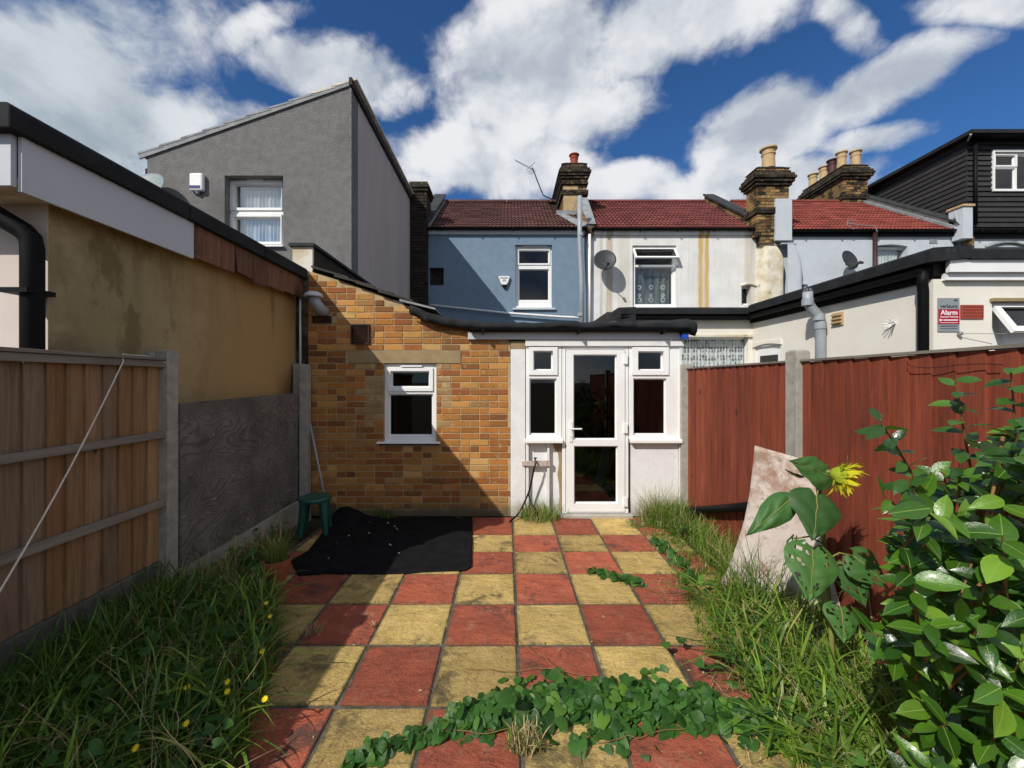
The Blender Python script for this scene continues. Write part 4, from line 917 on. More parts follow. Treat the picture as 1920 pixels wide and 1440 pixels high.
s = MB(); s.prism([(YK - .17, 2.74), (YK + .25, 2.78), (YK + .25, 2.87), (YK - .12, 2.86), (YK - .17, 2.83)], 1.95, XS + .02, 'x'); s.build('felt_edge', M['felt'], ce)
s = MB(); s.hexa([(1.70, YK - .1, 2.60), (2.2, YK - .17, 2.60), (2.2, YK + .3, 2.6), (1.70, YK + .3, 2.6), (1.92, YK - .1, 2.86), (2.2, YK - .17, 2.86), (2.2, YK + .3, 2.86), (1.92, YK + .3, 2.86)]); s.build('felt_upstand', M['felt'], ce)
gut = MB(); pr = [(XS - .10 + .06 * math.cos(R(a)), 2.72 + .06 * math.sin(R(a))) for a in range(180, 361, 30)]
gut.prism(pr[::-1], YF - .02, YK - .12, 'y'); gut.build('gutter', M['black_pvc'], ce)
gut = MB(); gut.prism([(YK - .10 + .06 * math.cos(R(a)), 2.70 + .06 * math.sin(R(a))) for a in range(180, 361, 30)], 1.95, XS - .06, 'x'); gut.build('gutter', M['black_pvc'], ce)
MB().box(XS - .035, XS - .001, YF + .1, YK, 2.60, 2.76).build('fascia_board', M['black_pvc'], ce)
MB().box(XF(1765), 7.6, YF - .05, YF - .001, ZF(527), ZF(514)).build('fascia_board', M['white_pvc'], ce)
MB().box(XF(1763), 7.6, YF - .09, YF - .051, ZF(514), ZF(491)).build('fascia_board', M['white_pvc'], ce)
pipe(ce, [(XS - .10, YF - .00, 2.70), (XS - .09, YF + .02, 2.58), (XS - .07, YF + .03, 2.50), (XS - .07, YF + .03, 0)], .045, 'black_pvc', 'drainpipe', 12)
Yp = 5.47; XX = XS - .10
sp = pipe(ce, [(XX - .17, Yp, PZ(548, Yp) + .0), (XX - .17, Yp, PZ(566, Yp)), (XX - .12, Yp, PZ(578, Yp)), (XX - .02, Yp, PZ(592, Yp)), (XX, Yp, PZ(606, Yp)), (XX, Yp, 0)], .06, 'grey_pvc', 'soil_pipe', 14)
for (a, b) in (((XX - .17, PZ(566, Yp))), ((XX - .02, PZ(594, Yp))), ((XX, PZ(610, Yp)))): MB().lathe([(.06, -.05), (.07, -.05), (.07, .04), (.06, .04)], (a, Yp, b), 14).build('pipe_collar', M['grey_pvc'], sp)
s = MB()
for i in range(8): s.tube([(XX - .17 + .055 * math.cos(i * .785), Yp + .055 * math.sin(i * .785), PZ(549, Yp)), (XX - .17 + .03 * math.cos(i * .785), Yp + .03 * math.sin(i * .785), PZ(541, Yp))], .006, 5)
s.build('wire_balloon', M['metal'], sp)
ya_, yb_ = 5.23, 5.37
s = MB(); s.box(XS - .02, XS - .0, 5.21, 5.38, PZ(608, 5.2), PZ(584, 5.2))
for i in range(3): s.box(XS - .045, XS - .02, 5.22, 5.37, PZ(604 - i * 7, 5.2), PZ(601 - i * 7, 5.2))
s.build('wall_vent', M['clay'], ce)
ab = MB(); ab.wall(XF(1800), XF(1842), ZF(598), ZF(572), YF - .012, YF + .004, [(XF(1804) + i * .0235, XF(1804) + i * .0235 + .014, ZF(595) + j * .03, ZF(595) + j * .03 + .016) for i in range(9) for j in range(4)]); ab.build('air_brick', M['airbrick'], ce)
wo = window(ce, (1860, 2000, 566, 720), YF + .10, [(1868, 1992, 650, 712)], [], 'glass_d', deep=.15)
MB().box(XF(1855), 7.2, YF - .04, YF + .0, ZF(566), ZF(560)).build('window_lintel', M['lintel'], ce)
s = MB()
def q2(x, t, o=0): return (XF(x) + 0.0, YF + .02 - math.sin(R(32)) * t + o * .8, ZF(567) - math.cos(R(32)) * t - o * .5)
def bar2(xa, xb, t0, t1): s.hexa([q2(xa, t1, .04), q2(xb, t1, .04), q2(xb, t1), q2(xa, t1), q2(xa, t0, .04), q2(xb, t0, .04), q2(xb, t0), q2(xa, t0)])
bar2(1864, 1990, 0, .055); bar2(1864, 1990, .30, .36); bar2(1864, 1875, .055, .30); bar2(1979, 1990, .055, .30)
o = s.build('sash', M['white_pvc'], wo); recalc(o.data)
MB().add([q2(1875, .30, .02), q2(1979, .30, .02), q2(1979, .055, .02), q2(1875, .055, .02)], [(0, 1, 2, 3)]).build('pane', M['glass_d'], wo, solid=.004)

# ------------------------------------------------------------------ things fixed to the houses
def text(parent, s, x, y, z, size, m, align='CENTER', bold=0.0):
    cu = bpy.data.curves.new('lettering', 'FONT'); cu.body = s; cu.size = size; cu.align_x = align; cu.extrude = .0006; cu.offset = bold; cu.materials.append(m)
    tmp = bpy.data.objects.new('tmp', cu); C.objects.link(tmp); bpy.context.view_layer.update()
    me = bpy.data.meshes.new_from_object(tmp.evaluated_get(bpy.context.evaluated_depsgraph_get())); bpy.data.objects.remove(tmp)
    me.materials.clear(); me.materials.append(m)
    return link('lettering', me, parent, loc=(x, y, z), rot=(R(90), 0, 0))
t = thing('alarm_sign', 'grey and crimson alarm warning sign on the cream front wall', 'sign', (XF(1777), YF, ZF(590)))
sx0, sx1, sz0, sz1 = XF(1757), XF(1797), ZF(622), ZF(559)
MB().box(sx0, sx1, YF - .010, YF - .001, sz0, sz1).build('panel', M['sign_grey'], t)
MB().box(sx0 + .002, sx1 - .002, YF - .013, YF - .0101, ZF(608), ZF(580)).build('red_band', M['sign_red'], t)
cxs = (sx0 + sx1) / 2
text(t, 'verisure', cxs, YF - .0105, ZF(577.5), .052, M['black_flat'], bold=.0008)
text(t, 'Alarm', cxs, YF - .0135, ZF(590.5), .068, M['white_flat'], bold=.001)
text(t, 'Response & Monitoring', cxs, YF - .0135, ZF(595.5), .0185, M['white_flat'], bold=.0004)
MB().box(sx0 + .05, sx1 - .02, YF - .0145, YF - .0131, ZF(601.5), ZF(599.5)).build('print_line', M['white_flat'], t)
MB().prism([(sx0 + .012, ZF(603)), (sx0 + .045, ZF(600.5)), (sx0 + .012, ZF(598))], YF - .0145, YF - .0131, 'y').build('arrow_mark', M['white_flat'], t)
MB().box(sx0 + .02, sx1 - .02, YF - .0145, YF - .0131, ZF(605.8), ZF(605)).build('print_line', M['white_flat'], t)
for a, b in ((612.5, 611), (617, 616)): MB().box(sx0 + .02, sx1 - .02, YF - .0115, YF - .0101, ZF(a), ZF(b)).build('print_line', M['black_flat'], t)
MB().prism([(sx1 - .06, ZF(563)), (sx1 - .035, ZF(561.5)), (sx1 - .015, ZF(566)), (sx1 - .03, ZF(564.5)), (sx1 - .05, ZF(565))], YF - .0115, YF - .0101, 'y').build('bird_mark', M['black_flat'], t)

t = thing('alarm_box', 'white upright alarm box with blue strip on grey pebbledashed wall', 'alarm box', (PX(373, YG), YG, PZ(345, YG)))
MB().box(PX(361, YG), PX(386, YG), YG - .075, YG - .001, PZ(361, YG), PZ(328, YG)).build('casing', M['white_pvc'], t, bevel=.025)
MB().box(PX(362, YG), PX(382, YG), YG - .080, YG - .074, PZ(357, YG), PZ(352, YG)).build('blue_strip', mat('deep blue strip', (.02, .025, .16), None, rough=.4), t)
MB().lathe([(0, 0), (.03, 0), (.02, -.03), (0, -.03)], (PX(374, YG), YG - .035, PZ(362, YG)), 10).build('sensor', M['grey_pvc'], t)
t = thing('alarm_box', 'white shield shaped alarm box beside the upper window of blue house', 'alarm box', (X2(945), YB, Z2(530)))
sh = [(X2(935), Z2(520)), (X2(936), Z2(519)), (X2(955), Z2(519)), (X2(956), Z2(520)), (X2(952.5), Z2(531)), (X2(950), Z2(535)), (X2(941), Z2(535)), (X2(938.5), Z2(531))]
MB().prism(sh, YB - .07, YB - .02, 'y').build('cover', M['white_pvc'], t, bevel=.008)
MB().prism([(X2(936), Z2(520)), (X2(955), Z2(520)), (X2(951), Z2(535)), (X2(948), Z2(541)), (X2(944), Z2(541)), (X2(940), Z2(535))], YB - .062, YB - .001, 'y').build('base', M['black_pvc'], t)
for a, b, c_, d_ in ((938, 953, 521.5, 523.5), (943, 948, 525.2, 526.4), (942, 950, 527.3, 528.6)):
    n = int((b - a) / 1.6)
    for i in range(n):
        xa = a + (b - a) * i / n
        MB().box(X2(xa), X2(xa + (b - a) / n * .72), YB - .0725, YB - .0701, Z2(d_), Z2(c_)).build('print_mark', M['black_flat'], t)

def dish(label, c, r, axis, wallp, m=M['dishm'], lnb=None, ry=1.0):
    t = thing('satellite_dish', label, 'satellite dish', c)
    ax = Vector(axis).normalized(); c = Vector(c)
    prof = [(r * k / 8, r * .16 * (k / 8) ** 2) for k in range(9)]; prof[0] = (0.001, 0)
    o = MB().lathe(prof, c - ax * r * .16, 28, ax).build('reflector', m, t, smooth=True, solid=.006)
    e = c + ax * r * 1.05 + Vector((0, 0, -r * .45)) if lnb is None else Vector(lnb)
    MB().tube([c - ax * .1 * r + Vector((0, 0, -r * .8)), c + Vector((0, 0, -r * .95)), e], .012, 6).build('feed_arm', M['black_pvc'], t)
    MB().lathe([(0, -.05), (.03, -.05), (.035, .03), (0, .03)], e, 10, (c - e)).build('feed_horn', M['dishm'], t)
    MB().tube([c - ax * r * .18, c - ax * r * .3 + Vector((0, .02, -.08)), Vector(wallp) + Vector((0, -.05, 0)), wallp], .02, 6).build('wall_bracket', M['metal'], t)
    MB().box(wallp[0] - .05, wallp[0] + .05, wallp[1] - .012, wallp[1] - .001, wallp[2] - .1, wallp[2] + .08).build('bracket_plate', M['metal'], t)
    return t
dish('dark satellite dish on the rust streaked white wall', P(1134, 487, 9.85), .27, (-.15, -1, .30), (X2(1137), YB, Z2(497)), lnb=P(1140, 494, 9.55))
dish('dark satellite dish on the pale blue-grey wall beside a brown downpipe', P(1594, 487, 9.85), .25, (.30, -1, .30), (X2(1597), YB, Z2(497)), lnb=P(1614, 492, 9.60))
dish('pale grey satellite dish standing behind the tan extension roof edge', P(268, 352, 5.95), .31, (-.1, -1, .5), (PX(285, YG), YG, PZ(370, YG)), M['dishpale'], lnb=P(306, 360, 5.8))
# loose bracket plates and hook on the cream side wall
t = thing('clothes_line', 'thin washing line with hook fixed to the cream front wall', 'clothes line', (XF(1795), YF, ZF(628)))
MB().lathe([(0, -.02), (.02, -.015), (.018, .01), (0, .02)], (XF(1795), YF - .03, ZF(626)), 8, (0, -1, 0)).build('hook', M['metal'], t)
MB().tube([(XF(1795), YF - .03, ZF(626)), (XF(1860), YF - .10, ZF(628)), (6.9, YF - .3, ZF(626))], .003, 5).build('line', M['dishpale'], t)
t = thing('wall_hook', 'white tangled hook on the side of the cream extension', 'hook', (XS, 4.52, 2.2))
for i in range(7):
    a = i * .9; MB().tube([(XS - .0, 4.52, PZ(606, 4.52)), (XS - .05, 4.52 + .03 * math.cos(a), PZ(606, 4.52) + .02 * math.sin(a)), (XS - .09, 4.52 + .06 * math.cos(a), PZ(606, 4.52) + .05 * math.sin(a))], .005, 5).build('wire_prong', M['white_flat'], t)

t = thing('tv_aerial', 'thin television aerial on bent pole beside the red pot chimney', 'aerial', P(1036, 378, 12.4))
Ya = 12.2
MB().tube([P(1037, 378, Ya), P(1034, 373, Ya), P(1022, 368, Ya), P(1018, 365, Ya), P(1008, 340, Ya), P(998, 314, Ya)], .018, 6).build('pole', M['dishm'], t)
MB().tube([P(967, 301, Ya), P(1001, 319, Ya)], .016, 6).build('boom', M['metal'], t)
for i in range(10):
    k = i / 9; c = P(968 + 26 * k, 301.5 + 14 * k, Ya)
    MB().tube([c + Vector((-.055, .10, .10)), c + Vector((.055, -.10, -.10))], .006, 4).build('element', M['metal'], t)
s = MB()
for i in range(4):
    c = P(993 + i * 2.2, 314 - i * 2.2 + 2, Ya); s.tube([c + Vector((-.10, .0, -.05)), c + Vector((.06, 0, .09))], .006, 4)
    c = P(992 + i * 2.2, 318 + i * 1.5, Ya); s.tube([c + Vector((-.06, .0, -.09)), c + Vector((.10, 0, .04))], .006, 4)
s.build('reflector', M['metal'], t)

# ---- flue on the brick wall
t = thing('flue_pipe', 'grey bent flue pipe with pale cap high on the brick wall', 'flue', (XW(590), YW, ZW(580)))
Yv = YW - .16
MB().tube([(XW(609), YW + .01, ZW(583)), (XW(608), YW - .05, ZW(584)), (XW(606), YW - .10, ZW(583)), (PX(599, Yv), Yv, PZ(577, Yv)), (PX(592, Yv), Yv, PZ(568, Yv)), (PX(588, Yv), Yv, PZ(556, Yv))], .062, 16).build('pipe', M['grey_pvc'], t, smooth=True)
MB().lathe([(.0, .05), (.05, .048), (.085, .03), (.105, 0), (.105, -.012), (.06, -.012)], (PX(588, Yv), Yv, PZ(555, Yv)), 24).build('cap', M['fasciagrey'], t, smooth=True)

# ---- outside tap
t = thing('outside_tap', 'outside tap with black hose on a peeling white shelf beside the door', 'tap', (XW(1002), YW, ZW(860)))
MB().hexa([(XW(979), YW - .035, ZW(872)), (XW(1031), YW - .035, ZW(873)), (XW(1031), YW - .009, ZW(873)), (XW(979), YW - .009, ZW(872)),
           (XW(978), YW - .04, ZW(864)), (XW(1031), YW - .04, ZW(863)), (XW(1031), YW - .009, ZW(863)), (XW(978), YW - .009, ZW(864))]).build('shelf', M['rustboard'], t)
MB().tube([(XW(1003), YW - .03, ZW(862)), (XW(1003), YW - .075, ZW(862)), (XW(1003), YW - .09, ZW(866)), (XW(1002), YW - .092, ZW(872))], .011, 8).build('spout', M['dishm'], t)
s = MB(); s.tube([(XW(1003), YW - .06, ZW(861)), (XW(1003), YW - .06, ZW(857))], .008, 6); s.tube([(XW(1000), YW - .06, ZW(857)), (XW(1006), YW - .06, ZW(857))], .008, 6); s.build('handle', M['black_pvc'], t)
MB().tube([(XW(a), YW - b, ZW(c_)) for a, b, c_ in ((1001, .09, 872), (999, .09, 882), (996, .07, 900), (991, .06, 920), (986, .07, 932), (979, .09, 946), (972, .12, 956), (965, .16, 962), (955, .22, 966))], .010, 8).build('hose', M['black_pvc'], t, smooth=True)
MB().tube([(XW(990), YW - .05, ZW(925)), (XW(996), YW - .08, ZW(940)), (XW(1005), YW - .14, ZW(952)), (XW(1008), YW - .2, ZW(964))], .007, 6).build('hose_tail', M['black_pvc'], t, smooth=True)
t = thing('blue_lamp', 'small blue lamp box under the corner of the porch felt roof', 'lamp', (XW(1277), YW - .1, ZW(632)))
MB().box(XW(1272), XW(1283), YW - .12, YW - .051, ZW(637), ZW(628)).build('lens', M['bluep'], t, bevel=.006)
MB().box(XW(1270), XW(1284), YW - .125, YW - .051, ZW(628) + .001, ZW(625)).build('cap', M['black_pvc'], t)

# ------------------------------------------------------------------ left fence
def feather(parent, plane, ya, yb, z0, z1, m, facing, w=.102, name='fence_board', lean=.010):
    """overlapping feather-edge boards; facing +1 shows towards +X"""
    y = ya; i = 0
    while y < yb - .02:
        ww = min(w + rnd.uniform(-.006, .006), yb - y); f = facing
        th0, th1 = .012, .005; o = .0
        s = MB(); dz = rnd.uniform(-.004, .004)
        y0_, y1_ = y, y + ww + .018
        # thick edge proud of the thin edge of its neighbour
        s.hexa([(plane, y0_, z0), (plane + f * (th0 + lean), y0_, z0), (plane + f * th1, y1_, z0), (plane - f * .004, y1_, z0),
                (plane, y0_, z1 + dz), (plane + f * (th0 + lean), y0_, z1 + dz), (plane + f * th1, y1_, z1 + dz), (plane - f * .004, y1_, z1 + dz)])
        o = s.build(name, m, parent); recalc(o.data); y += ww
ff = thing('wooden_fence', 'weathered brown featheredge fence panel with grey rails at the left', 'fence', (-2.46, 2.0, 0))
PL = -2.455
for (a, b) in ((1.16, 2.885), (-.70, 1.03)):
    feather(ff, PL, a, b, .34, 1.70, M['board'], 1)
    MB().box(PL - .03, PL - .005, a, b, .34, 1.72).build('backing_rail', M['rail'], ff)
    for (z, h, x) in ((1.695, .045, .05), (1.20, .045, .05), (.72, .048, .052)):
        s = MB(); s.hexa([(PL + .024, a, z), (PL + .024 + x * .7, a, z), (PL + .024 + x * .7, b, z), (PL + .024, b, z), (PL + .024, a, z + h), (PL + .024 + x * .55, a, z + h), (PL + .024 + x * .55, b, z + h), (PL + .024, b, z + h)])
        s.build('rail', M['rail'], ff, bevel=.004)
    s = MB(); s.box(PL - .02, PL + .062, a - .01, b + .01, 1.742, 1.762); s.build('top_capping', M['rail'], ff, bevel=.003)
    MB().box(PL - .02, PL + .035, a, b, -.03, .335).build('gravel_board', M['gravel_old'], ff, bevel=.006)
def post(parent, x0, x1, y0, y1, z, name='post'):
    s = MB(); e = .015
    s.box(x0, x1, y0, y1, -.03, z - e); s.hexa([(x0, y0, z - e), (x1, y0, z - e), (x1, y1, z - e), (x0, y1, z - e), (x0 + e, y0 + e, z), (x1 - e, y0 + e, z), (x1 - e, y1 - e, z), (x0 + e, y1 - e, z)])
    return s.build(name, M['concrete'], parent, bevel=.004)
post(ff, -2.47, -2.385, 2.888, 2.985, 1.82); post(ff, -2.47, -2.385, 1.04, 1.15, 1.82)
o = MB().box(-2.497, -2.472, 2.84, 2.93, 1.60, 1.80).build('post', M['concrete'], ff)
t = thing('concrete_post', 'tall pale concrete post in the corner beside the brick wall', 'post', (-2.33, 4.74, 0))
post(t, -2.375, -2.285, 4.70, 4.80, 1.79); MB().box(-2.47, -2.377, 4.75, 4.84, 1.20, 1.80).build('rear_post', M['concrete'], t)
t = thing('plywood_sheet', 'dark weathered plywood sheet between concrete posts on the left', 'board', (-2.38, 3.8, .25))
def plyf(u, v):
    y = 2.99 + u * (4.70 - 2.99); zt = 1.435 + .028 * u; zb = .235 + .02 * u
    return (-2.375 + .03 * (1 - u) * (1 - v) ** 2 * .3 + .01 * math.sin(u * 5), y, zb + (zt - zb) * v)
MB().grid(plyf, 20, 14).build('sheet', M['ply'], t, solid=.018)
MB().box(-2.42, -2.372, 2.99, 4.70, -.03, .232).build('gravel_board', M['gravelboard'], t, bevel=.005)

# ------------------------------------------------------------------ right fence
rf = thing('red_fence', 'red-brown stained featheredge fence with concrete posts along the right', 'fence', (2.11, 3.0, 0))
for (a, b) in ((3.065, 4.79), (1.22, 2.935), (-.62, 1.08)):
    feather(rf, 2.125, a, b, .02, 1.735, M['redboard'], -1, w=.118, lean=.006)
    MB().box(2.131, 2.16, a, b, .02, 1.72).build('backing_rail', M['redboard'], rf)
    MB().box(2.095, 2.165, a, b, 1.737, 1.752).build('top_capping', M['rail'], rf)
for (a, b) in ((2.94, 3.06), (1.09, 1.21), (4.795, 4.845)): post(rf, 2.075 - (.03 if a > 4 else 0), 2.175, a, b, 1.825 if a < 4 else 1.80)
t = thing('black_pipe', 'black plastic pipe leaning along the foot of the red fence', 'pipe', (2.05, 4.7, 0))
MB().tube([(2.06, 4.76, .10), (2.05, 4.3, .25), (2.04, 3.8, .42), (2.03, 3.3, .60)], .038, 12).build('pipe', M['black_pvc'], t, smooth=True)
t = thing('rusty_wire', 'thin rusty wire looped near the top of the red fence', 'wire', (2.09, 2.1, 1.7))
pts = [(1.985, 0, 684), (1.985, 0, 0)]
W_ = lambda px, py: (lambda Y: (2.085, Y, PZ(py, Y)))(2.085 * F / (px - CX))
MB().tube([W_(1702, 679), W_(1701, 684), W_(1715, 688), W_(1740, 690), W_(1770, 688), W_(1800, 684), W_(1840, 682), W_(1880, 684)], .0022, 5).build('wire', M['vent_brown'], t)

# curved rust stained board
t = thing('curved_board', 'curved pale board with rust stains leaning on the red fence', 'board', (1.9, 3.0, 0))
Lp = [P(1415, 835, 3.02), P(1411, 880, 3.04), P(1405, 930, 3.05), P(1396, 975, 3.06), P(1384, 1015, 3.08), P(1368, 1060, 3.1), P(1350, 1095, 3.12)]
Rp = [P(1531, 868, 2.76), P(1530, 905, 2.74), P(1532, 950, 2.70), P(1540, 1000, 2.66), P(1552, 1050, 2.62), P(1566, 1100, 2.60), P(1580, 1150, 2.58)]
def bf(u, v):
    k = v * 6; i = min(5, int(k)); f = k - i
    a = Lp[i].lerp(Lp[i + 1], f); b = Rp[i].lerp(Rp[i + 1], f); p = a.lerp(b, u); return p + Vector((0, .04 * math.sin(u * math.pi), 0))
MB().grid(bf, 12, 24).build('board', M['rustboard'], t, smooth=True, solid=.007)

# ------------------------------------------------------------------ loose things on the patio
t = thing('floor_mat', 'large black felt mat lying crumpled on the patio under the window', 'mat', (-1.2, 4.1, 0))
mp = [G(886, 978), G(882, 1073), G(720, 1076), G(560, 1083), G(545, 1057), G(575, 1035), G(605, 1005), G(635, 972), G(650, 966), G(700, 977)]
def matz(x, y):
    dx_, dy_ = x + 1.86, y - 4.78; k = math.exp(-(dx_ ** 2 + dy_ ** 2) / .035)
    w1 = max(0, math.sin(x * 3.1 + y * 5.3 + .6)) ** 4 * .005 + max(0, math.sin(x * 5.3 - y * 2.7)) ** 6 * .008
    return .010 + .12 * k + w1
def matf(u, v):
    # left and right edges interpolated by depth
    y = 3.36 + v * (4.80 - 3.36)
    xl_ = np.interp(y, [3.34, 3.62, 3.84, 4.23, 4.70, 4.80], [-1.69, -1.90, -1.86, -1.92, -1.97, -1.95]); xr_ = np.interp(y, [3.34, 3.43, 4.0, 4.67, 4.8], [-.36, -.30, -.335, -.39, -.40])
    y2 = y + (.075 * u * (1 - v)) + .012 * math.sin(u * 9) * (1 - v)
    x = xl_ + (xr_ - xl_) * u
    if v > .99: y2 -= .06 * math.sin(u * 3.1) + .0
    return (x, y2, matz(x, y2))
MB().grid(matf, 70, 56).build('felt_sheet', M['mat'], t, smooth=True, solid=.007)
sp = thing('floor_crumbs', 'scattered pale specks lying on the black mat', 'debris', (-1.2, 4, 0)); sp['kind'] = 'stuff'
mb = MB()
for i in range(12):
    x, y = rnd.uniform(-1.75, -.45), rnd.uniform(3.5, 4.6); r = rnd.uniform(.004, .009); z = matz(x, y) + .012
    mb.add([(x - r, y, z), (x, y - r, z + .002), (x + r * 1.5, y, z), (x, y + r, z), (x, y, z + r)], [(0, 1, 4), (1, 2, 4), (2, 3, 4), (3, 0, 4), (3, 2, 1, 0)])
o = mb.build('specks', M['net'], sp); o['kind'] = 'stuff'

st = thing('garden_stool', 'dark green round plastic stool in the corner by the brick wall', 'stool', (-2.02, 4.30, 0))
sc_ = Vector((-2.02, 4.33, .385))
MB().lathe([(.0, 0), (.03, 0), (.031, -.006), (.05, -.006), (.055, 0), (.10, 0), (.148, .0), (.16, -.006), (.165, -.02), (.160, -.045), (.150, -.045)], sc_, 32).build('seat', M['stoolgreen'], st, smooth=False)
for k in range(4):
    a = math.pi / 4 + k * math.pi / 2 + .25; dxy = Vector((math.cos(a), math.sin(a), 0)); tt = Vector((-dxy.y, dxy.x, 0))
    top = sc_ + dxy * .128 + Vector((0, 0, -.012)); bot = Vector((sc_.x, sc_.y, 0)) + dxy * .175
    s = MB(); e1, e2 = .034, .022
    s.hexa([bot - tt * e2 - dxy * .018, bot + tt * e2 - dxy * .018, bot + tt * e2 + dxy * .018, bot - tt * e2 + dxy * .018, top - tt * e1 - dxy * .026, top + tt * e1 - dxy * .026, top + tt * e1 + dxy * .026, top - tt * e1 + dxy * .026])
    o = s.build('leg', M['stoolgreen'], st, bevel=.005); recalc(o.data)
t = thing('broom_handle', 'grey pole with blue foot leaning in the corner behind the stool', 'broom', (-2.0, 4.6, 0))
MB().tube([(XW(583), 4.80, ZW(783)), (PX(617, 4.62), 4.62, .05)], .013, 8).build('pole', M['grey_pvc'], t, smooth=True)
MB().tube([(PX(613, 4.64), 4.64, .16), (PX(617, 4.62), 4.62, .012)], .022, 8).build('foot', M['bluep'], t, smooth=True)
fp = G(519, 1086); t = thing('flower_pot', 'small terracotta pot of grass at the corner of the black mat', 'plant pot', fp)
MB().lathe([(0, 0), (.072, 0), (.092, .125), (.103, .125), (.106, .165), (.096, .165), (.09, .14), (0, .14)], fp, 28).build('pot', M['terracotta'], t, smooth=False)
t2 = MB().lathe([(0, .146), (.09, .146)], fp, 16).build('potting_soil', M['soil'], t)
POT = (t, fp)

t = thing('white_rope', 'thin cream rope slung over the left fence rail and post', 'rope', (-2.4, 2.5, 1.7))
YR_ = lambda px, X: X * F / (px - CX)
pts = [Vector((-2.415, 2.88, 1.74)), Vector((-2.41, 2.80, 1.775))]
pts = [Vector((-2.395, 2.99, PZ(697, 2.99))), Vector((-2.395, 2.90, PZ(682, 2.9))), Vector((-2.42, 2.84, PZ(673, 2.84))), Vector((-2.44, 2.78, 1.768)), Vector((-2.45, 2.66, 1.768)), Vector((-2.43, 2.60, 1.770)), Vector((-2.405, 2.57, 1.755))]
a, b = Vector((-2.395, 2.565, 1.72)), Vector((-1.95, 1.40, .52))
for i in range(13):
    k = i / 12; p = a.lerp(b, k); p.z -= .10 * math.sin(math.pi * k) * .6; pts.append(p)
MB().tube(pts, .0042, 6).build('rope', M['rope'], t, smooth=True)

# ------------------------------------------------------------------ vegetation
def frame(dirv, nrm):
    y = Vector(dirv).normalized(); z = Vector(nrm); z = (z - y * z.dot(y))
    z = z.normalized() if z.length > 1e-4 else Vector((0, 0, 1)); x = y.cross(z)
    return Matrix((x, y, z)).transposed()
def leaf_geo(rows, fold=.10, droop=.12, wave=0):
    vs = []; fs = []
    for i, (t_, w_) in enumerate(rows):
        z = -droop * t_ * t_
        wv = wave * math.sin(i * 2.3)
        vs += [(-w_, t_, z + fold * (w_ / .25) * .5 + wv), (0, t_ if i else max(t_, .0), z), (w_, t_, z + fold * (w_ / .25) * .5 - wv)]
    for i in range(len(rows) - 1):
        a = 3 * i; fs += [(a, a + 1, a + 4, a + 3), (a + 1, a + 2, a + 5, a + 4)]
    return vs, fs
CAMROWS = [(0, .02), (.08, .09), (.22, .19), (.40, .245), (.58, .235), (.76, .165), (.90, .07), (1.0, .005)]
def mk(name, geo, m, rib='rib'):
    vs, fs = list(geo[0]), list(geo[1]); nf = len(fs); nr = len(vs) // 3; b = len(vs)
    for i in range(nr):                                             # raised midrib as thin pale strip
        c = vs[3 * i + 1]; w_ = .011 * (1 - .7 * i / nr); vs += [(c[0] - w_, c[1], c[2] + .006), (c[0] + w_, c[1], c[2] + .006)]
    fs += [(b + 2 * i, b + 2 * i + 1, b + 2 * i + 3, b + 2 * i + 2) for i in range(nr - 1)]
    me = bpy.data.meshes.new(name); me.from_pydata(vs, [], fs); me.materials.append(m); me.materials.append(M[rib])
    for i in range(nf, len(fs)): me.polygons[i].material_index = 1
    me.update(); me.polygons.foreach_set('use_smooth', [True] * len(me.polygons)); return me
def heart_geo(fold=.08, droop=.25, wave=.02):
    rows = [(-.16, .30), (-.05, .47), (.14, .55), (.38, .52), (.62, .40), (.84, .20), (.98, .01)]
    vs, fs = leaf_geo(rows, fold, droop, wave); vs[1] = (0, .04, 0); vs[0] = (-.20, -.18, .02); vs[2] = (.20, -.18, .02); vs[4] = (0, .08, 0)
    return vs, fs
cam_m = [mk('leaf', leaf_geo(CAMROWS, f, d_), M['camellia']) for f, d_ in ((.13, .14), (.18, .30), (.08, .06), (.20, .42), (.15, .2))]
CAMG = [leaf_geo(CAMROWS, .09, .10), leaf_geo(CAMROWS, .14, .25)]
bind_m = [mk('leaf', heart_geo(f, d_, w_), M['bind'], 'rib_dark') for f, d_, w_ in ((.06, .25, .02), (.12, .4, .03), (.02, .1, .015), (-.05, .35, .03))]
BINDG = [heart_geo(.06, .25, .02), heart_geo(.12, .4, .03)]

def scatter(parent, leaves, meshes, geos, mstuff, near, limit=300, stuffname='foliage'):
    """leaves: (pos, dir, normal, size); the largest in the photo become single leaf parts"""
    leaves.sort(key=near)
    for (p, dv, nv, s) in leaves[:limit]:
        link('leaf', meshes[rnd.randrange(len(meshes))], parent, loc=p, rot=frame(dv, nv).to_euler(), scale=(s, s, s))
    if leaves[limit:]:
        mb = MB()
        for (p, dv, nv, s) in leaves[limit:]:
            Mx = frame(dv, nv); vs, fs = geos[rnd.randrange(len(geos))]
            mb.add([p + Mx @ (Vector(v) * s) for v in vs], fs)
        o = mb.build(stuffname, mstuff, parent, smooth=True); o['kind'] = 'stuff'

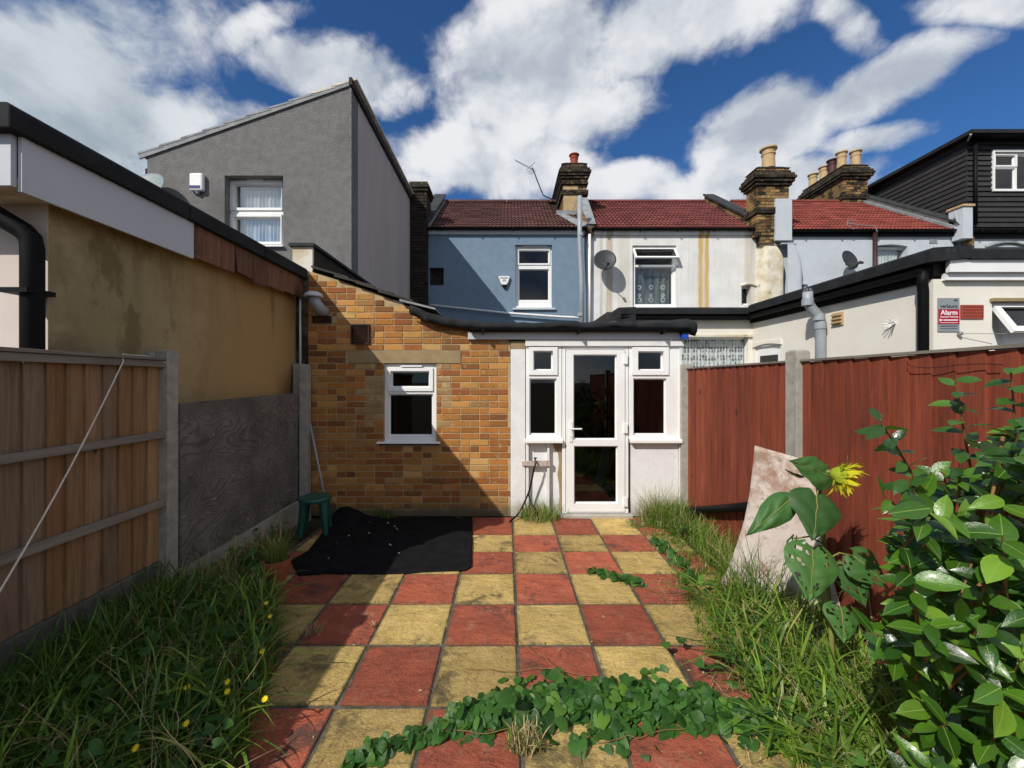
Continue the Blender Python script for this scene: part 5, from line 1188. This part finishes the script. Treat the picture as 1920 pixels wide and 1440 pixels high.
# camellia on the right
cam_t = thing('camellia_bush', 'glossy dark green broadleaf shrub filling the lower right corner', 'shrub', (1.75, 1.3, 0))
root = Vector((1.85, 1.35, 0)); twigs = []
hand = [((1650, 790, 1.35), (1800, 1060, 1.45), 19, (1700, 860)), ((1792, 712, 1.45), (1850, 1010, 1.55), 22, (1812, 860)), ((1895, 690, 1.25), (1920, 1000, 1.35), 20, (1905, 830)), ((1700, 900, 1.3), (1830, 1090, 1.35), 16, (1755, 985)),
        ((1655, 925, 1.35), (1800, 1100, 1.4), 9, (1720, 980)), ((1800, 1120, 1.0), (1880, 820, 1.15), 3, (1870, 930)), ((1625, 1185, 1.25), (1800, 1260, 1.3), 10, (1700, 1200))]
poly = [(1720, 900), (1750, 860), (1830, 870), (1870, 800), (1960, 760), (2150, 760), (2200, 1600), (1700, 1600), (1720, 1440), (1710, 1340), (1700, 1260), (1660, 1200), (1700, 1130), (1690, 1040), (1690, 960)]
def inpoly(x, y, pl):
    r = False; j = len(pl) - 1
    for i in range(len(pl)):
        if (pl[i][1] > y) != (pl[j][1] > y) and x < (pl[j][0] - pl[i][0]) * (y - pl[i][1]) / (pl[j][1] - pl[i][1]) + pl[i][0]: r = not r
        j = i
    return r
for (a, b, nl, mid) in hand: twigs.append((P(*b), P(mid[0], mid[1], (a[2] + b[2]) / 2), P(*a), nl, 1.0))
k = 0
while k < 235:
    px, py = rnd.uniform(1620, 2180), rnd.uniform(780, 1560)
    if not inpoly(px, py, poly): continue
    edge = min(1, max(0, (px - 1640) / 250)); Y = rnd.uniform(1.0, 1.62) - .08 * edge
    tip = P(px, py, Y)
    if tip.z < .05 or tip.x > 2.06 or tip.x < .8: continue
    cz = max(.06, tip.z - rnd.uniform(.12, .26)); base = Vector((min(1.98, tip.x + rnd.uniform(.04, .14)), tip.y + rnd.uniform(.05, .2), cz))
    twigs.append((base, base.lerp(tip, .5) + Vector((0, 0, -.03)), tip, rnd.randint(6, 9), rnd.uniform(.75, 1.1))); k += 1
br = MB(); leaves = []
for i, (a, m_, b, nl, sc) in enumerate(twigs):
    pts = [a.lerp(m_, t_ / 4).lerp(m_.lerp(b, t_ / 4), t_ / 4) for t_ in range(5)]
    if i < 40: br.tube(pts, [.0055, .0045, .004, .003, .0022], 5, False)
    else: br.tube([pts[0], pts[2], pts[4]], [.005, .004, .002], 4, False)
    ph = rnd.uniform(0, 6)
    for j in range(nl):
        u_ = 1 - (j / nl) * (.8 if i < 7 else .5); kk = u_ * 4; q0 = min(3, int(kk)); p = pts[q0].lerp(pts[q0 + 1], kk - q0)
        ax = (pts[q0 + 1] - pts[q0]).normalized(); ang = ph + j * 2.4
        s1 = ax.cross(Vector((.3, .2, 1))).normalized(); s2 = ax.cross(s1)
        out = s1 * math.cos(ang) + s2 * math.sin(ang)
        dv = (out + ax * .35 + Vector((-.15, -.25, -.16)) + Vector((rnd.uniform(-.2, .2), rnd.uniform(-.2, .2), rnd.uniform(-.25, .15)))).normalized()
        nv = Vector((-.35, -.50, .9)) + Vector((rnd.uniform(-.65, .65), rnd.uniform(-.6, .5), rnd.uniform(-.4, .3)))
        leaves.append((p.copy(), dv, nv, rnd.uniform(.056, .098) * (.75 if j == 0 and i < 7 else 1) * min(sc, 1.05)))
br.build('branches', M['bark'], cam_t, smooth=True)['kind'] = 'stuff'
tr = MB()
for i in range(7):
    a = i * .9; tr.tube([root + Vector((.03 * math.cos(a), .03 * math.sin(a), -.05)), Vector((1.85 + .12 * math.cos(a), 1.42 + .1 * math.sin(a), .5)), Vector((1.72 + .2 * math.cos(a), 1.42 + .12 * math.sin(a), 1.0))], [.014, .010, .006], 6)
tr.build('trunk', M['bark'], cam_t, smooth=True)
def nearcam(l):
    p = l[0]; px = CX + F * p.x / p.y; py = CY - F * (p.z - H) / p.y
    off = 0 if (px < 1960 and py < 1470) else 10
    return off + p.y / l[3] * .08
scatter(cam_t, leaves, cam_m, CAMG, M['camellia_stuff'], nearcam)

# sunflower
sf = thing('sunflower', 'drooping yellow sunflower with broad holed leaves before the leaning board', 'sunflower', (1.6, 2.05, 0))
stem = [G(1566, 1330), P(1558, 1180, 2.05), P(1548, 1060, 2.08), P(1540, 960, 2.1), P(1536, 905, 2.1), P(1540, 888, 2.1), P(1552, 884, 2.09), P(1562, 886, 2.08)]
MB().tube(stem, [.013, .012, .011, .010, .010, .010, .011, .012], 8).build('stem', M['stem'], sf, smooth=True)
def bigleaf(basep, tipp, width, nrm, holes=0, seed=0):
    r_ = random.Random(seed); base = Vector(basep); tip = Vector(tipp); L = (tip - base).length; Mx = frame(tip - base, nrm); mb = MB(); nu, nv = 14, 16
    wr = lambda t_: np.interp(t_, [-.18, -.08, .05, .22, .45, .7, .88, 1.0], [.10, .33, .46, .50, .42, .24, .10, .0]) * 2
    vs = []; fs = []
    for j in range(nv + 1):
        t_ = j / nv; 
        for i in range(nu + 1):
            s = 2 * i / nu - 1; tt = -.18 * (abs(s) ** .6) * (1 - t_) ** 2 + t_ * (1 if True else 0)
            w_ = wr(tt if t_ > .0 else tt) * (.0 if t_ == 1 else 1)
            z = .16 * abs(s) * w_ - .22 * tt * tt + .020 * math.sin(s * 7 + j * .9 + seed) + .012 * math.sin(j * 1.7 + abs(s) * 5)
            z -= .25 * abs(s) ** 2 * w_
            vs.append(base + Mx @ Vector((s * w_ * width, tt * L, z * L * .8)))
    for j in range(nv):
        for i in range(nu):
            if holes and r_.random() < holes and 1 < i < nu - 1 and i not in (nu // 2, nu // 2 - 1): continue
            a = j * (nu + 1) + i; fs.append((a, a + 1, a + nu + 2, a + nu + 1))
    mb.add(vs, fs); o = mb.build('leaf', M['sunleaf'], sf, smooth=True)
    mid = MB(); mid.tube([vs[j * (nu + 1) + nu // 2] + (Mx @ Vector((0, 0, .002))) for j in range(0, nv)], [.0028 * (1 - j / nv) + .0008 for j in range(nv)], 5, False)
    mid.build('leaf_vein', M['stem'], o, smooth=True)
    return base
fr = (-.15, -1, .45)
for (bp, tp, w_, nn_, ho, att) in [
    ((1553, 893, 2.08), (1497, 862, 2.00), .085, (-.3, -1, .55), 0, (1540, 890, 2.1)),
    ((1531, 930, 2.02), (1534, 1010, 1.90), .125, (.0, -1, .45), 0, (1537, 925, 2.1)),
    ((1480, 938, 2.1), (1408, 1000, 2.02), .07, (-.1, -1, .6), 0, (1538, 960, 2.1)),
    ((1524, 1030, 2.0), (1526, 1128, 1.88), .125, (-.1, -1, .5), .10, (1545, 1035, 2.08)),
    ((1600, 1042, 2.05), (1672, 1100, 1.95), .10, (.1, -1, .5), .12, (1548, 1050, 2.07)),
    ((1590, 1060, 2.08), (1630, 1140, 2.0), .09, (-.2, -1, .3), .15, (1550, 1070, 2.07)),
    ((1576, 1140, 2.0), (1590, 1205, 1.9), .085, (.1, -1, .6), .16, (1557, 1150, 2.05)),
    ((1490, 1010, 2.15), (1480, 1065, 2.15), .05, (.6, -1, .1), .15, (1545, 1020, 2.08)),
    ((1500, 895, 2.14), (1470, 884, 2.16), .045, (0, -.2, -1), .1, (1536, 900, 2.1))]:
    bigleaf(P(*bp), P(*tp), w_, nn_, ho, int(bp[0]))
    a, b = P(*att), P(*bp); m_ = (a + b) / 2 + Vector((0, 0, .025)); MB().tube([a, m_, b], [.005, .004, .004], 6).build('leaf_stalk', M['stem'], sf, smooth=True)
hc = P(1575, 890, 2.06); hax = Vector((.75, -.35, -.28)).normalized()
hd = MB().lathe([(.0, -.040), (.018, -.038), (.036, -.018), (.046, 0), (.044, .012), (0, .016)], hc, 20, hax).build('flower_head', M['bract'], sf, smooth=True)
a_ = hax.cross(Vector((0, 1, 0))).normalized(); b_ = hax.cross(a_)
def ray(an, L, wd, dv, b0, m, nm):
    s = MB(); Mx = frame(dv, hax); cur = rnd.uniform(-.5, .7); vs = []; bend = rnd.uniform(-.3, .3)
    for j in range(5):
        t_ = j / 4; w_ = wd * (math.sin(math.pi * (t_ * .85 + .12))) * (1 if j < 4 else .1)
        o_ = Vector((bend * t_ * t_, t_, cur * t_ * t_)) * L; vs += [b0 + Mx @ (o_ + Vector((-w_ * .5, 0, 0))), b0 + Mx @ (o_ + Vector((w_ * .5, 0, .003)))]
    s.add(vs, [(2 * j, 2 * j + 1, 2 * j + 3, 2 * j + 2) for j in range(4)]); s.build(nm, m, hd, smooth=True)
for i in range(70):
    an = i * 2.39996; dr = a_ * math.cos(an) + b_ * math.sin(an); lay = rnd.random()
    dv = (dr * rnd.uniform(.3, 1.0) + hax * rnd.uniform(.1, 1.0) + Vector((rnd.uniform(-.25, .25), rnd.uniform(-.3, .25), -.25 * (dr.z < 0) + rnd.uniform(-.2, .25)))).normalized()
    ray(an, rnd.uniform(.045, .085), .017, dv, hc + dr * .042 + hax * .004, M['petal'], 'petal')
for i in range(26):
    an = i * 2.39996 + .7; dr = a_ * math.cos(an) + b_ * math.sin(an)
    ray(an, rnd.uniform(.035, .06), .022, (dr * .9 + hax * rnd.uniform(.0, .7)).normalized(), hc + dr * .03 - hax * .018, M['bract'], 'bract')

# grasses
rg = np.random.RandomState(5)
from mathutils import noise as mn
def sample_poly(pl, n, zed=-.02, clump=0.0):
    xs = [p[0] for p in pl]; ys = [p[1] for p in pl]; out = []
    while len(out) < n:
        x = rg.uniform(min(xs), max(xs)); y = rg.uniform(min(ys), max(ys))
        if clump and rg.uniform() < clump and mn.noise(Vector((x * 7, y * 7, 3.1))) + .6 * mn.noise(Vector((x * 19, y * 19, 8.1))) < .04: continue
        if inpoly(x, y, pl): out.append((x, y, zed))
    return np.array(out)
def blades(name, pts, h, w, lean, m, parent=None, K=5, droop=.5, twist=1.0):
    N = len(pts); t = np.linspace(0, 1, K + 1)
    ang = rg.uniform(0, 2 * np.pi, N); L = np.stack([np.cos(ang), np.sin(ang)], 1) * rg.uniform(.15, 1, N)[:, None] * lean[:, None]
    V = np.zeros((N, K + 1, 2, 3))
    sa = ang + np.pi / 2 + rg.normal(0, .5, N) * twist; sd = np.stack([np.cos(sa), np.sin(sa), np.zeros(N)], 1)
    wob = rg.normal(0, .05, (N, 2))
    for i, ti in enumerate(t):
        c = pts.copy()
        c[:, 2] += h * (ti - droop * np.linalg.norm(L, axis=1) * ti ** 2.2)
        c[:, :2] += h[:, None] * (L * ti ** 1.5 + wob * np.sin(ti * 5))
        c[:, 2] = np.maximum(c[:, 2], .004 + 0 * ti)  if i else c[:, 2]
        ww = w * (.75 + .5 * ti) * (1 - ti ** 3) * .5 + .0003
        V[:, i, 0] = c - sd * ww[:, None]; V[:, i, 1] = c + sd * ww[:, None]
    base = np.arange(N)[:, None] * (2 * (K + 1))
    q = np.array([[2 * i, 2 * i + 1, 2 * i + 3, 2 * i + 2] for i in range(K)]).reshape(-1)
    Fc = (base + q[None]).reshape(-1); nf = N * K
    me = bpy.data.meshes.new(name); me.vertices.add(N * 2 * (K + 1)); me.vertices.foreach_set('co', V.reshape(-1))
    me.loops.add(nf * 4); me.loops.foreach_set('vertex_index', Fc.astype(np.int32)); me.polygons.add(nf)
    me.polygons.foreach_set('loop_start', np.arange(0, nf * 4, 4, dtype=np.int32)); me.polygons.foreach_set('loop_total', np.full(nf, 4, np.int32)); me.update()
    me.materials.append(m); o = link(name, me, parent); o['kind'] = 'stuff'; return o
def stuff(name, label, cat): t = thing(name, label, cat); t['kind'] = 'stuff'; return t
Lpoly = [(-2.43, .55), (-1.05, .55), (-1.13, 1.7), (-1.23, 2.1), (-1.45, 2.62), (-1.78, 3.1), (-2.0, 3.3), (-2.12, 3.7), (-2.22, 4.2), (-2.35, 4.2), (-2.40, 2.9)]
gl = stuff('grass', 'long lush grass growing along the left fence', 'grass')
p = sample_poly(Lpoly, 15000, clump=.75); n = len(p)
hh = rg.uniform(.10, .34, n) * np.where(p[:, 1] > 3.0, .65, 1.0) * np.clip(1.35 - (p[:, 0] + 2.4) * .45, .7, 1.3)
blades('lush_blades', p, hh, rg.uniform(.004, .011, n), np.full(n, 1.15), M['grass_dark'], gl, droop=.75)
p = sample_poly(Lpoly, 900); n = len(p); blades('broad_blades', p, rg.uniform(.25, .46, n) * np.where(p[:, 1] > 3.0, .6, 1.0), rg.uniform(.008, .017, n), np.full(n, 1.2), M['grass'], gl, K=8, droop=.65)
p = sample_poly(Lpoly, 420); n = len(p); blades('dry_stalks', p, rg.uniform(.25, .5, n) * np.where(p[:, 1] > 3.0, .75, 1.0), rg.uniform(.0015, .003, n), np.full(n, 1.1), M['dry'], gl, K=8, droop=.6)
p = sample_poly([(-2.42, 2.9), (-2.15, 2.9), (-2.2, 4.3), (-2.34, 4.3)], 500); n = len(p); blades('dry_stalks', p, rg.uniform(.15, .42, n), rg.uniform(.0015, .004, n), np.full(n, .8), M['dry'], gl, K=7)
Rpoly = [(2.08, .6), (1.12, .6), (1.20, 1.7), (1.16, 2.1), (1.30, 2.4), (1.46, 2.8), (1.74, 3.2), (1.82, 4.0), (1.62, 4.5), (1.50, 4.75), (2.05, 4.8)]
p = sample_poly([(-2.42, .6), (-2.1, .6), (-2.1, 2.9), (-2.41, 2.9)], 2600); n = len(p); blades('tall_blades', p, rg.uniform(.22, .52, n), rg.uniform(.004, .011, n), np.full(n, .8), M['grass_dark'], gl, K=7, droop=.6)
Z_ = 0
def ragged(p, k=0.0):
    e = np.interp(p[:, 1], [.6, 1.7, 2.1, 2.4, 2.8, 3.2, 4.0, 4.6, 4.8], [1.12, 1.20, 1.16, 1.30, 1.46, 1.66, 1.74, 1.50, 1.42])
    nn = np.array([mn.noise(Vector((a * 4.2, b * 4.2, 5.5))) + .7 * mn.noise(Vector((a * 11, b * 11, 1.5))) for a, b, _ in p])
    return p[(p[:, 0] - e) > .18 + .55 * nn * np.where(p[:, 1] > 2.9, 1.1, .8) + k]
gr = stuff('grass', 'sunlit weedy grass growing along the red fence', 'grass')
p = sample_poly(Rpoly, 10500, clump=.85); n = len(p); p = ragged(p); n = len(p); edge = np.clip((p[:, 0] - 1.05) / .45, .3, 1)
blades('mixed_blades', p, rg.uniform(.05, .30, n) * edge * np.where(p[:, 1] > 3.1, .55, 1.0), rg.uniform(.003, .009, n), np.full(n, 1.35), M['grass'], gr, droop=.7)
p = ragged(sample_poly(Rpoly, 4500, clump=.6), -.06); n = len(p); blades('lush_blades', p, rg.uniform(.05, .22, n), rg.uniform(.004, .010, n), np.full(n, 1.2), M['grass_dark'], gr, droop=.7)
p = sample_poly([(1.15, 1.5), (2.05, 1.5), (2.05, 2.9), (1.35, 2.9)], 700); n = len(p); blades('broad_blades', p, rg.uniform(.22, .52, n), rg.uniform(.007, .016, n), np.full(n, 1.1), M['grass'], gr, K=8, droop=.55)
p = sample_poly([(1.72, 3.0), (2.05, 3.0), (2.05, 4.75), (1.45, 4.75), (1.78, 4.2)], 1500); n = len(p); blades('tall_blades', p, rg.uniform(.12, .38, n), rg.uniform(.002, .006, n), np.full(n, .9), M['grass'], gr, K=6)
p = sample_poly(Rpoly, 1300); n = len(p); blades('dry_stalks', p, rg.uniform(.15, .40, n), rg.uniform(.0014, .003, n), np.full(n, 1.1), M['dry'], gr, K=8)
p = sample_poly([(1.55, 2.7), (1.95, 2.7), (1.95, 3.0), (1.5, 3.0)], 160); n = len(p); blades('tall_stalks', p, rg.uniform(.35, .62, n), rg.uniform(.002, .005, n), np.full(n, .55), M['grass_dark'], gr, K=8)
p = sample_poly([(1.15, 2.3), (1.45, 2.3), (1.75, 3.2), (1.75, 4.2), (1.5, 4.7), (1.3, 4.7), (1.5, 4.1), (1.35, 3.2)], 1500, 0.0, .9); n = len(p); blades('creeping_blades', p, rg.uniform(.03, .12, n), rg.uniform(.002, .006, n), np.full(n, 1.5), M['grass'], gr, droop=.6)
p = sample_poly([(1.0, 1.7), (1.3, 1.7), (1.5, 3.2), (1.72, 4.2), (1.5, 4.7), (1.3, 4.7), (1.4, 4.1), (1.15, 3.0)], 420); n = len(p); blades('dry_litter', p, rg.uniform(.04, .13, n), rg.uniform(.0015, .004, n), np.full(n, 1.6), M['dry'], gr, droop=.55)
p = sample_poly([(1.15, 1.55), (1.75, 1.55), (1.7, 2.1), (1.15, 1.9)], 330); n = len(p); blades('lime_blades', p, rg.uniform(.12, .34, n), rg.uniform(.007, .016, n), np.full(n, 1.4), M['lime'], gr, K=8, droop=.6)
p = sample_poly([(1.2, 2.0), (1.95, 2.0), (1.95, 2.7), (1.35, 2.7)], 260); n = len(p); blades('lime_blades', p, rg.uniform(.15, .36, n), rg.uniform(.006, .014, n), np.full(n, 1.2), M['lime'], gr, K=8, droop=.6)
def tuft(name, label, c, r, n, h, m, par=None, nm='blades', w=(.002, .006), lean=.8):
    t = par or stuff(name, label, 'weeds'); a = rg.uniform(0, 6.28, n); rr = r * np.sqrt(rg.uniform(0, 1, n))
    p = np.stack([c[0] + rr * np.cos(a), c[1] + rr * np.sin(a) * .6, np.full(n, c[2])], 1)
    blades(nm, p, rg.uniform(h * .3, h, n), rg.uniform(*w, n), np.full(n, lean), m, t, K=6); return t
t = tuft('weeds', 'wispy weeds at the foot of the white porch panel under the tap', (.38, 4.74, 0), .24, 420, .26, M['grass'])
tuft(None, None, (.38, 4.74, 0), .28, 120, .34, M['dry'], t, 'dry_blades', (.001, .003))
t = tuft('weeds', 'tall wispy weed tuft right of the porch door', (1.78, 4.60, 0), .22, 500, .45, M['grass'])
tuft(None, None, (1.72, 4.62, 0), .25, 140, .62, M['dry'], t, 'dry_blades', (.0012, .003), .6)
tuft('weeds', 'small dark weed at the foot of the brick wall behind the mat', (-1.42, 4.78, 0), .13, 110, .17, M['grass_dark'])
t = tuft('weeds', 'dry straw tuft in a slab joint at the front of the patio', G(985, 1405), .07, 200, .13, M['dry'])
tuft(None, None, G(985, 1405), .07, 90, .12, M['grass'], t, 'green_blades')
tuft('weeds', 'thin dry weeds in the joint on the left of the patio', G(700, 1115 + 60), .02, 14, .05, M['dry'])
tuft('weeds', 'dark straggling weed in the left slab joints', G(585, 1190), .06, 40, .10, M['dry'])
tuft(None, None, POT[1] + Vector((0, 0, .146)), .085, 260, .24, M['grass'], POT[0], 'pot_grass', (.002, .004)); tuft(None, None, POT[1] + Vector((0, 0, .146)), .08, 60, .3, M['dry'], POT[0], 'dry_grass', (.0015, .003))

# bindweed across the patio
bw_ = thing('bindweed', 'dark green bindweed trailing across the front of the patio', 'creeper', G(1100, 1340)); L_ = []
def strip(pts, n, size, zmax):
    for _ in range(n):
        k = rnd.uniform(0, len(pts) - 1.001); i = int(k); f = k - i
        a, b = pts[i], pts[i + 1]; c = [a[j] + (b[j] - a[j]) * f for j in range(3)]
        g0 = G(c[0], c[1]); r = c[2] * abs(rnd.gauss(0, .55)); an = rnd.uniform(0, 6.28); sc = g0.y / F
        p = Vector((g0.x + r * sc * math.cos(an), g0.y + r * sc * 1.6 * math.sin(an), 0)); hz = rnd.uniform(.015, zmax) * max(.15, 1 - r / (c[2] * 1.4))
        p.z = hz; dv = Vector((rnd.uniform(-1, 1), rnd.uniform(-1.0, .45), rnd.uniform(-.45, .10))); nv = Vector((rnd.uniform(-.5, .4), rnd.uniform(-.8, .3), 1))
        L_.append((p, dv, nv, rnd.uniform(.6, 1.3) * size))
strip([(655, 1440, 14), (700, 1418, 20), (760, 1395, 16), (820, 1375, 16), (860, 1358, 22)], 130, .050, .05)
strip([(850, 1352, 18), (920, 1340, 30), (1000, 1335, 40)], 230, .056, .07)
strip([(990, 1335, 48), (1100, 1330, 52), (1200, 1325, 48), (1290, 1328, 44)], 560, .064, .085)
strip([(1280, 1330, 42), (1360, 1345, 40), (1430, 1360, 40), (1480, 1380, 40)], 330, .052, .07)
strip([(1105, 1072, 9), (1150, 1085, 14), (1185, 1090, 12), (1200, 1100, 8)], 60, .055, .05)
strip([(1225, 1015, 10), (1250, 1035, 14), (1275, 1060, 14), (1300, 1100, 14)], 120, .055, .06)
strip([(1010, 1265, 6), (1080, 1280, 12)], 10, .035, .04)
def nearb(l): return l[0].y / l[3] * .01 - l[0].z * 2
scatter(bw_, L_, bind_m, BINDG, M['bind_stuff'], nearb)
vn = MB()
for pl in ([(640, 1440), (760, 1400), (900, 1350), (1050, 1330), (1300, 1330), (1450, 1370)], [(960, 1190), (1000, 1230), (1040, 1262), (1070, 1290)], [(880, 1260), (960, 1268), (1020, 1262), (1120, 1275)], [(760, 1400), (830, 1380), (900, 1385), (980, 1372)],
           [(1100, 1070), (1180, 1095), (1240, 1120), (1300, 1118)], [(1225, 1010), (1260, 1050), (1300, 1105)], [(1120, 1400), (1200, 1392), (1290, 1370)], [(1090, 1440), (1100, 1400), (1110, 1370)], [(560, 1210), (640, 1150), (700, 1110)]):
    pts = [G(a, b, .0) + Vector((rnd.uniform(-.01, .01), rnd.uniform(-.01, .01), rnd.uniform(.008, .03))) for a, b in pl]
    fine = [pts[0]] + [pts[i].lerp(pts[i + 1], f) + Vector((rnd.uniform(-.012, .012), rnd.uniform(-.012, .012), rnd.uniform(0, .01))) for i in range(len(pts) - 1) for f in (.25, .5, .75, 1)]
    vn.tube(fine, .0022, 4, False)
vn.build('vine_stems', M['bark'], bw_)['kind'] = 'stuff'
for (px, py, s, z) in ((960, 1303, .075, .16), (925, 1325, .05, .13), (1180, 1268, .05, .13), (1247, 1205, .055, .09), (1278, 1197, .055, .09), (1306, 1240, .05, .08)):
    pp_ = G(px, py, z); link('leaf', bind_m[0], bw_, loc=pp_, rot=frame((rnd.uniform(-1, 1), -.6, .1), (-.3, -.5, 1)).to_euler(), scale=(s, s, s))['label'] = 'bright lime green young leaf'
# low broad weeds inside the right grass
t = thing('low_weeds', 'low broad leaved weeds mixed in the grass by the red fence', 'weeds'); t['kind'] = 'stuff'; L_ = []
for p in sample_poly([(1.15, 1.3), (2.0, 1.3), (2.0, 2.6), (1.25, 2.6)], 500): L_.append((Vector((p[0], p[1], rnd.uniform(.02, .16))), Vector((rnd.uniform(-1, 1), rnd.uniform(-1, .4), rnd.uniform(-.2, .4))), Vector((rnd.uniform(-.5, .4), -.4, 1)), rnd.uniform(.025, .05)))
scatter(t, L_, bind_m, BINDG, M['bind_stuff'], nearb, limit=0)
t = thing('low_weeds', 'low broad leaved weeds scattered in the grass along the left fence', 'weeds'); t['kind'] = 'stuff'; L_ = []
for p in sample_poly(Lpoly, 420): L_.append((Vector((p[0], p[1], rnd.uniform(.02, .22))), Vector((rnd.uniform(-1, 1), rnd.uniform(-1, .4), rnd.uniform(-.2, .4))), Vector((rnd.uniform(-.5, .4), -.4, 1)), rnd.uniform(.025, .06)))
scatter(t, L_, bind_m, BINDG, M['bind_stuff'], nearb, limit=0)

def seed_stalks(parent, poly, n, hmin, hmax):
    mb = MB()
    for (x, y, _) in sample_poly(poly, n):
        a = rnd.uniform(0, 6.28); h = rnd.uniform(hmin, hmax); ln = rnd.uniform(.3, .8) * h; pts = []
        for k in range(7):
            t_ = k / 6; pts.append(Vector((x + ln * math.cos(a) * t_ ** 1.8, y + ln * math.sin(a) * t_ ** 1.8, h * (t_ - .22 * t_ ** 3))))
        mb.tube(pts, [.0012, .0012, .0011, .001, .0009, .0008, .0005], 3, False)
        for k in range(16):
            t_ = .62 + .38 * k / 16; kk = t_ * 6; i = min(5, int(kk)); c = pts[i].lerp(pts[i + 1], kk - i); dv = (pts[i + 1] - pts[i]).normalized()
            o = Vector((rnd.uniform(-1, 1), rnd.uniform(-1, 1), rnd.uniform(-1, 1))) * .004; e = c + o * 1.2 + dv * .011; sd = dv.cross(o).normalized() * .0018
            mb.add([c + o * .3, (c + o * .3).lerp(e, .5) + sd, e, (c + o * .3).lerp(e, .5) - sd], [(0, 1, 2, 3)])
    o = mb.build('seed_heads', M['dry'], parent); o['kind'] = 'stuff'
seed_stalks(gl, Lpoly, 70, .25, .50); seed_stalks(gr, Rpoly, 60, .18, .42); seed_stalks(gl, [(-2.42, 3.0), (-2.2, 3.0), (-2.2, 4.2), (-2.34, 4.2)], 26, .25, .45)
# moss and seedlings in the slab joints, flakes of dead leaf on the slabs
jw = stuff('joint_weeds', 'tiny weeds and moss in the joints between the paving slabs', 'weeds'); jp = []
for _ in range(700):
    if rnd.random() < .5: jp.append((.067 + rnd.randint(-4, 3) * .4525 + rnd.gauss(0, .004), rnd.uniform(1.0, 4.7), -.006))
    else: jp.append((rnd.uniform(-1.7, 1.5), rnd.choice(rowsY[1:9]) + rnd.gauss(0, .004), -.006))
jp = np.array([p for p in jp if mn.noise(Vector((p[0] * 2.5, p[1] * 2.5, 9.0))) > -.05 and not (-2 < p[0] < -.3 and 3.35 < p[1])]); n = len(jp)
blades('joint_blades', jp, rg.uniform(.008, .045, n), rg.uniform(.002, .005, n), np.full(n, 1.2), M['grass_dark'], jw, K=3)
dl = stuff('leaf_litter', 'scattered flakes of dead leaf and straw on the paving', 'litter'); mb = MB()
for _ in range(330):
    x, y = rnd.uniform(-1.6, 1.6), rnd.uniform(1.2, 4.7)
    if x < .7 and rnd.random() < .75 or (-2 < x < -.3 and 3.3 < y): continue
    r = rnd.uniform(.004, .014); a = rnd.uniform(0, 6.28); c_, s_ = math.cos(a) * r, math.sin(a) * r
    mb.add([(x - c_, y - s_, .005), (x + s_ * .4, y - c_ * .4, .009), (x + c_, y + s_, .006), (x - s_ * .4, y + c_ * .4, .005)], [(0, 1, 2, 3)])
o = mb.build('flakes', M['dry'], dl); o['kind'] = 'stuff'
DOCK = [(0, .015), (.15, .06), (.35, .14), (.55, .16), (.75, .11), (.9, .05), (1, .003)]
dock_m = [mk('leaf', leaf_geo(DOCK, .08, d_), M['bind'], 'rib_dark') for d_ in (.25, .45, .7)]
for (x, y, sz, lb) in ((1.38, 2.95, .13, 'leafy green weed at the foot of the leaning pale board'), (1.22, 2.22, .12, 'leafy green weed on the patio edge by the bindweed end'), (1.70, 4.1, .12, 'leafy dark weed near the black pipe by the red fence'),
                       (1.45, 2.55, .16, 'large leafy weed below the sunflower leaves'), (-1.55, 2.0, .17, 'broad leafy weed in the middle of the long left grass'), (-1.35, 1.75, .13, 'small broad leafy weed near the yellow flowers')):
    t = thing('leafy_weed', lb, 'weed', (x, y, 0), 'broad leaved weeds in the grass')
    for k in range(9):
        a = k * 2.4; s_ = sz * rnd.uniform(.7, 1.2); link('leaf', dock_m[k % 3], t, loc=(x + .02 * math.cos(a), y + .02 * math.sin(a), rnd.uniform(.03, .14)), rot=frame((math.cos(a), math.sin(a), rnd.uniform(.2, 1.1)), (0, 0, 1)).to_euler(), scale=(s_, s_, s_))

# yellow weed flowers
FL = [(352, 1289, 'yellow weed flower left of the middle in the long grass'), (427, 1297, 'yellow weed flower at the grass edge by the pale slab'), (497, 1311, 'yellow weed flower hanging over the large pale yellow slab'),
      (492, 1222, 'yellow weed flower at the grass tips beside a shaded yellow slab'), (507, 1156, 'upper of two yellow flowers against shaded slabs'), (500, 1131, 'topmost small yellow weed flower at the grass edge'),
      (350, 1357, 'large bright yellow weed flower above the red front slab'), (255, 1403, 'lowest yellow weed flower deep in the front grass'), (427, 1279, 'small half hidden yellow weed flower above its neighbour')]
for px, py, lb in FL:
    c = G(px, py, .20); r = .0125
    t = thing('weed_flower', lb, 'flower', (c.x, c.y, 0), 'yellow weed flowers in the left grass')
    s = MB(); nrm = Vector((rnd.uniform(-.3, .3), -.6, .8)); Mx = frame((1, 0, 0), nrm)
    for k in range(10):
        a = k * .628; a2 = a + .28
        s.add([c, c + Mx @ Vector((r * .75 * math.cos(a - .28), r * .75 * math.sin(a - .28), .003)), c + Mx @ Vector((r * 1.15 * math.cos(a), r * 1.15 * math.sin(a), .006)), c + Mx @ Vector((r * .75 * math.cos(a2), r * .75 * math.sin(a2), .003))], [(0, 1, 2, 3)])
    s.build('bloom', M['flower'], t)
    MB().tube([(c.x + .03, c.y + .02, 0), (c.x + .012, c.y + .01, .12), c - nrm.normalized() * .004], .0014, 4).build('stem', M['stem'], t)
